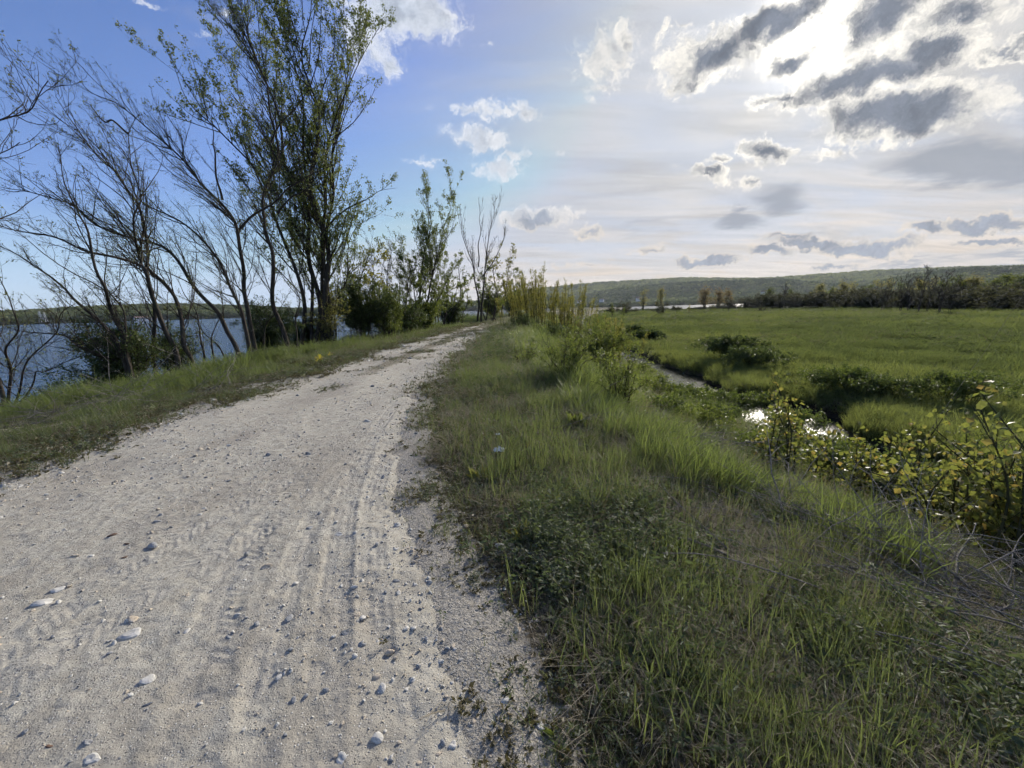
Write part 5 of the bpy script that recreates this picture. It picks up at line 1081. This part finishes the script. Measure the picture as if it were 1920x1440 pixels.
for k, a in enumerate([
    ('large flat white stone near the left edge of the road', 80, 1128, 54, .75, 'white'), ('pale flat stone just behind the large flat white one', 108, 1103, 42, .7, 'white'), ('wide pale half-buried stone with rubble at its right end', 248, 1187, 64, .6, 'white'),
    ('oval white stone below the wide half-buried one', 278, 1272, 42, .9, 'white'), ('long grey slab lying across the tyre prints', 286, 1023, 58, .4, 'grey', .35), ('tan wedge-shaped stone in the middle of the road', 497, 1065, 42, .55, 'tan'),
    ('short upright white stone left of the main tyre track', 352, 1183, 18, 1.3, 'white'), ('dark slate chip pointing up left in the near road', 277, 1320, 26, .5, 'dark'), ('dark blue-grey stone right of the main tyre track', 650, 1187, 24, .85, 'dark'), ('round white stone near the bottom of the road', 705, 1383, 30, .95, 'white', .7),
    ('half-buried white stone at the bottom edge of the road', 640, 1420, 40, .6, 'white'), ('grey-white stone of the touching pair in mid road', 636, 1002, 24, .7, 'white'), ('smaller white stone of the touching pair', 667, 1002, 14, .9, 'white'), ('small grey stone left of the touching pair', 581, 991, 18, .7, 'grey'),
    ('small flat dark stone below the touching pair', 583, 1060, 14, .5, 'dark'), ('blue-grey stone near the right gravel edge', 743, 1087, 20, .8, 'dark'), ('smooth grey stone in the moss at the gravel edge', 806, 1090, 22, .75, 'grey', .6), ('bright white pebble high on the right gravel edge', 776, 935, 13, .9, 'white', .7),
    ('tan-white stone in the grass edge at the right', 968, 1178, 28, .8, 'tan', .6), ('white angular stone near the bottom right gravel', 848, 1390, 26, .8, 'white', .6), ('small upright white stone at the bottom of the gravel edge', 988, 1393, 15, 1.1, 'white', .8), ('flat white stone half under the grass at the bottom', 1015, 1360, 28, .7, 'white'),
    ('small tan stone on the lower gravel edge', 905, 1295, 15, .9, 'tan', .7), ('small white stone beside the lower moss', 826, 1230, 16, .8, 'white', .6), ('rounded tan stone above the small white one', 833, 1208, 18, .9, 'tan', .6), ('dim tan stone left of the short upright stone', 248, 1160, 40, .7, 'tan'),
    ('long brown-grey slab at the bottom left', 165, 1393, 40, .45, 'grey'), ('large pale slab cut by the bottom edge', 170, 1424, 56, .6, 'white'), ('grey stone in a group of three in the far tracks', 300, 966, 20, .7, 'grey', .6), ('light grey stone below the group of three', 296, 978, 24, .5, 'grey'),
    ('tan stone alone in the distant road', 431, 853, 20, .6, 'tan', .6), ('grey stone alone in the distant road', 579, 850, 18, .6, 'grey', .6), ('pale stone at the left of the near wheel rut', 140, 1041, 30, .5, 'tan'), ('pale stone right of its twin in the near rut', 172, 1040, 26, .45, 'white'),
    ('grey blade-like stone left of the main tyre track', 430, 1195, 24, .5, 'grey'), ('white splinter stone in the lugged tyre print', 446, 1155, 18, .6, 'white'), ('small dark pebble on the main tyre track', 495, 1365, 12, .9, 'dark', .8), ('tan pebble near the bottom centre of the road', 453, 1286, 12, .9, 'tan', .8),
    ('white stone in the far left gravel edge', 375, 966, 16, .6, 'white'), ('light stone far up the road near the bend of the verge', 690, 790, 20, .5, 'white'), ('white stone right of the blue-grey one', 742, 1030, 16, .8, 'white'), ('flat pale stone left of the blue-grey one', 665, 1105, 20, .4, 'white'), ('dark chip at the edge of the moss', 787, 1140, 12, .7, 'dark', .6)]):
    lay_stone(a[0], a[1], a[2], a[3], a[4], a[5], 600 + k, a[6] if len(a) > 6 else .38)
for k, a in enumerate([('dark crumbling clod in the far tyre prints', 210, 1003, 26, .8), ('red-brown clod below the long grey slab', 234, 1043, 18, .7), ('red-brown leaf-like clod at the bottom left', 92, 1396, 20, .6), ('dark clod near the left tyre print', 236, 1020, 20, .4)]):
    o = lay_stone(a[0], a[1], a[2], a[3], a[4], 'brown', 660 + k, .4, cat='clod', name='earth_clod')
# loose chippings
def chip(name, mat, seed): me = stone_mesh(1, .8, .55, seed, mat, .3); me.name = name; return me
CH = [chip('chipping', m_, 700 + k) for k, m_ in enumerate(['white', 'white', 'grey', 'tan', 'white', 'tan', 'grey'])]
x, y, r = shells(900, 1.0, 30, -62, 20, 3.0)
ok = (x > XL(y) - .6) & (x < XR(y) + .55); x, y, r = x[ok], y[ok], r[ok]
e_ = np.minimum(x - XL(y), XR(y) - x); pr = np.clip(.16 + .9 * np.exp(-(e_ / .45) ** 2) + .5 * sstep(fbm(x, y, 1.1, 3), .55, .7), 0, 1) * np.where(e_ < -.3, .4, 1); ok = rng.random(len(x)) < pr; x, y, r, e_ = x[ok], y[ok], r[ok], e_[ok]
zz = np.array([road_z(a, b) if c > -.2 else gz(a, b) for a, b, c in zip(x, y, e_)]); zz = np.maximum(zz, ground_z(x, y) - .012)
s = np.exp(rng.normal(math.log(.0055), .55, len(x))) * np.maximum(1, (r / 4) ** .7)
scatter('chippings', 'loose stone chippings scattered over the road', 'gravel', CH, np.stack([x, y, zz + s * .15], -1), rots(len(x), .4), np.stack([s, s, s], -1), rng.random(len(x)))

# ------------------------------------------------------------------ dead branches, litter, flowers
def brush(label, px, py, n, L, spread, seed, group=None, flat=.25, dirx=0.0, mat='bark_pale', r=.006):
    rg = np.random.default_rng(seed); b = gnd(px, py); tb = Tubes()
    for k in range(n):
        p = b + np.array([rg.normal(0, spread), rg.normal(0, spread * .7), 0]); p[2] = gz(p[0], p[1]) + rg.uniform(-.02, .08); a = rg.normal(dirx, .7) + (np.pi if rg.random() < .35 else 0); l = L * rg.uniform(.4, 1.2)
        Q = walk(p, np.array([math.cos(a), math.sin(a) * .6, rg.uniform(.0, flat * 2)]), l, 7, rg, .12, np.array([0, 0, -.06])); Q[:, 2] = np.maximum(Q[:, 2], ground_z(Q[:, 0], Q[:, 1]) + .005); rr = r * rg.uniform(.4, 1.3)
        tb.add(Q, np.linspace(rr, rr * .35, 7), 4)
        for q in range(rg.integers(1, 4)):
            i = rg.integers(1, 5); W_ = walk(Q[i], unit(Q[i + 1] - Q[i]) + rg.normal(0, .5, 3), l * .35, 4, rg, .15, np.zeros(3)); tb.add(W_, np.linspace(rr * .5, rr * .2, 4), 3)
    root = empty('brush_heap', b, label, 'brush', group); tag(obj('twigs', tb.build('twigs', M[mat], b), root), kind='stuff'); return root
BH = 'heaps of dead twigs'
brush('grey dead twigs heaped at the left edge beside the bare sapling', 60, 800, 80, 1.5, .7, 801, BH, .2)
brush('dead twigs leaning on the left bank below the dark shrub', 300, 745, 40, 1.6, .9, 802, BH, .6)
brush('grey dead twigs lying on the slope below the copper-leaved saplings', 1760, 1080, 110, 1.2, .6, 803, BH, .2, 2.4)
brush('dead stems strewn down the slope at the right edge', 1890, 1140, 90, 1.1, .4, 804, BH, .25, 2.3)
brush('dead twigs on the slope crest left of the saplings', 1560, 970, 80, .9, .5, 805, BH, .2, 2.5)
brush('brown dead twigs among the loose slope bushes', 1165, 790, 36, .9, .6, 806, BH, .25)
brush('grey twig tangle on the slope below the pale bushes', 1330, 850, 40, 1.1, .7, 807, BH, .2)
brush('dry twigs under the poplar clump on the lake bank', 560, 668, 40, 1.6, 1.6, 808, BH, .5)
def branch_obj(label, pts, r, mat, name='fallen_branch', lift=.02, side=3, seed=0):
    rg = np.random.default_rng(seed); P = []
    for a, b_ in pts: q = gnd(a, b_); P.append(q + [0, 0, lift])
    Q = spline(P, 16); Q[:, 2] += .25 * lift * np.sin(np.linspace(0, np.pi, 16)); t = Tubes(); t.add(Q, np.linspace(r, r * .3, 16), 6)
    root = empty(name, Q[0], label, 'branch'); obj('stem', t.build('stem', M[mat], Q[0]), root)
    for k in range(side):
        i = int(rg.integers(3, 13)); W_ = walk(Q[i], unit(Q[i + 1] - Q[i]) + rg.normal(0, .5, 3) + [0, 0, .2], np.linalg.norm(Q[-1] - Q[0]) * .3, 6, rg, .1, np.zeros(3)); t2 = Tubes(); t2.add(W_, np.linspace(r * .5, r * .15, 6), 4); obj('twig', t2.build('twig', M[mat], Q[0]), root)
branch_obj('dark fallen branch at the brow of the slope before the left saplings', [(1320, 856), (1370, 850), (1420, 862), (1470, 885)], .012, 'bark', lift=.12, seed=1)
branch_obj('thin straw-coloured stalk lying from grass onto gravel', [(775, 1050), (800, 1020), (825, 990), (838, 968)], .0025, 'bark_pale', lift=.02, side=0, seed=2)
for k, (lab, pts) in enumerate([('long grey dead stem leaning down the slope at the right', [(1700, 920), (1760, 985), (1820, 1050), (1890, 1130)]), ('second grey dead stem crossing the slope below it', [(1650, 930), (1680, 975), (1695, 1020), (1705, 1060)]), ('grey dead stem nearest the middle of the slope', [(1580, 900), (1640, 960), (1690, 1010), (1760, 1070)])]):
    branch_obj(lab, pts, .009, 'bark_pale', lift=.22, seed=10 + k)
# crumpled white litter in the verge
def litter(label, px, py, w, seed):
    rg = np.random.default_rng(seed); p = gnd(px, py, .10); n = 9; U, V = np.meshgrid(np.linspace(-1, 1, n), np.linspace(-1, 1, n)); z = rg.normal(0, .22, (n, n)) + .25 * np.sin(U * 3 + 1) * np.cos(V * 2.5)
    v = np.stack([U * w + rg.normal(0, w * .12, (n, n)), V * w * .6 + rg.normal(0, w * .1, (n, n)), z * w + w * .35], -1).reshape(-1, 3); me = mesh_np('litter', v, [grid_faces(n, n)], M['plastic'], False); o = obj('plastic_litter', me)
    o.location = p; md = o.modifiers.new('thick', 'SOLIDIFY'); md.thickness = .0015; return tag(o, label, 'litter')
M['plastic'] = simple('white_plastic', (.80, .82, .84), .35)
litter('crumpled white plastic scrap in the verge grass', 936, 846, .055, 5); litter('tiny white scrap behind the crumpled plastic', 934, 815, .022, 6)
M['petal'] = leaf_mat('yellow_petal', (.55, .45, .03), (.65, .55, .04), (.7, .6, .06), .3)
def flowers(label, px, py, n, seed):
    rg = np.random.default_rng(seed); p = gnd(px, py); tb, lv = Tubes(), Leaves()
    for k in range(n):
        b = p + np.array([rg.normal(0, .09), rg.normal(0, .09), 0]); t = b + np.array([rg.normal(0, .05), rg.normal(0, .05), rg.uniform(.28, .45)]); tb.add(np.array([b, (b + t) / 2, t]), [.004, .003, .002], 3); lv.add(t + rg.normal(0, .03, (16, 3)), rg.normal(0, 1, (16, 3)), .026, .8, rg=rg)
    root = empty('flowering_weed', p, label, 'flower'); tag(obj('stems', tb.build('stems', M['bark_green'], p), root), kind='stuff'); tag(obj('petals', lv.build('petals', M['petal'], p), root), kind='stuff')
flowers('yellow-flowered weed in the lake-side verge', 606, 692, 9, 7)
def broadleaf(label, px, py, n, L, seed, mat='leaf_yellow', up=.8):
    rg = np.random.default_rng(seed); p = gnd(px, py); lv = Leaves()
    for k in range(n): a = rg.uniform(0, 6.28); lv.add([p + np.array([math.cos(a), math.sin(a), 0]) * .02], np.array([math.cos(a), math.sin(a), up * rg.uniform(.4, 1.6)]), L, .3, rg=rg)
    root = empty('broadleaf_weed', p, label, 'weed', 'single leafy weeds in the verge'); tag(obj('foliage', lv.build('foliage', M[mat], p), root), kind='stuff')
broadleaf('bright yellow-green dock plant beside the feathery weeds', 978, 1010, 18, .11, 21); broadleaf('yellow-green dock plant below the white litter', 900, 895, 18, .13, 22); broadleaf('pale weed spike standing on the slope crest', 1080, 800, 22, .20, 23, 'leaf_mid', 2.5)
broadleaf('dark rosette at the gravel edge at the bottom', 1055, 1385, 12, .06, 24, 'leaf_bramble', .4); broadleaf('fern-like bright leaf at the right of the feathery weeds', 1255, 1035, 14, .11, 25, 'leaf_mid', 1.2)

# ------------------------------------------------------------------ air between here and the hills
def haze():
    m, n, o = material('thin_haze'); v = n.new('ShaderNodeVolumePrincipled'); n.put(v.inputs['Color'], (.80, .87, 1.0)); v.inputs['Density'].default_value = HAZE; v.inputs['Anisotropy'].default_value = .3; n.l.new(v.outputs[0], o.inputs['Volume'])
    v_, f_ = box((0, 3340, 121), (14400, 7560, 256)); o_ = obj('haze', mesh_np('haze', v_, [f_], m, False)); tag(o_, 'thin pale haze filling the air over the whole place', 'haze', kind='stuff')
HAZE = 0.45e-4
if HAZE: haze()
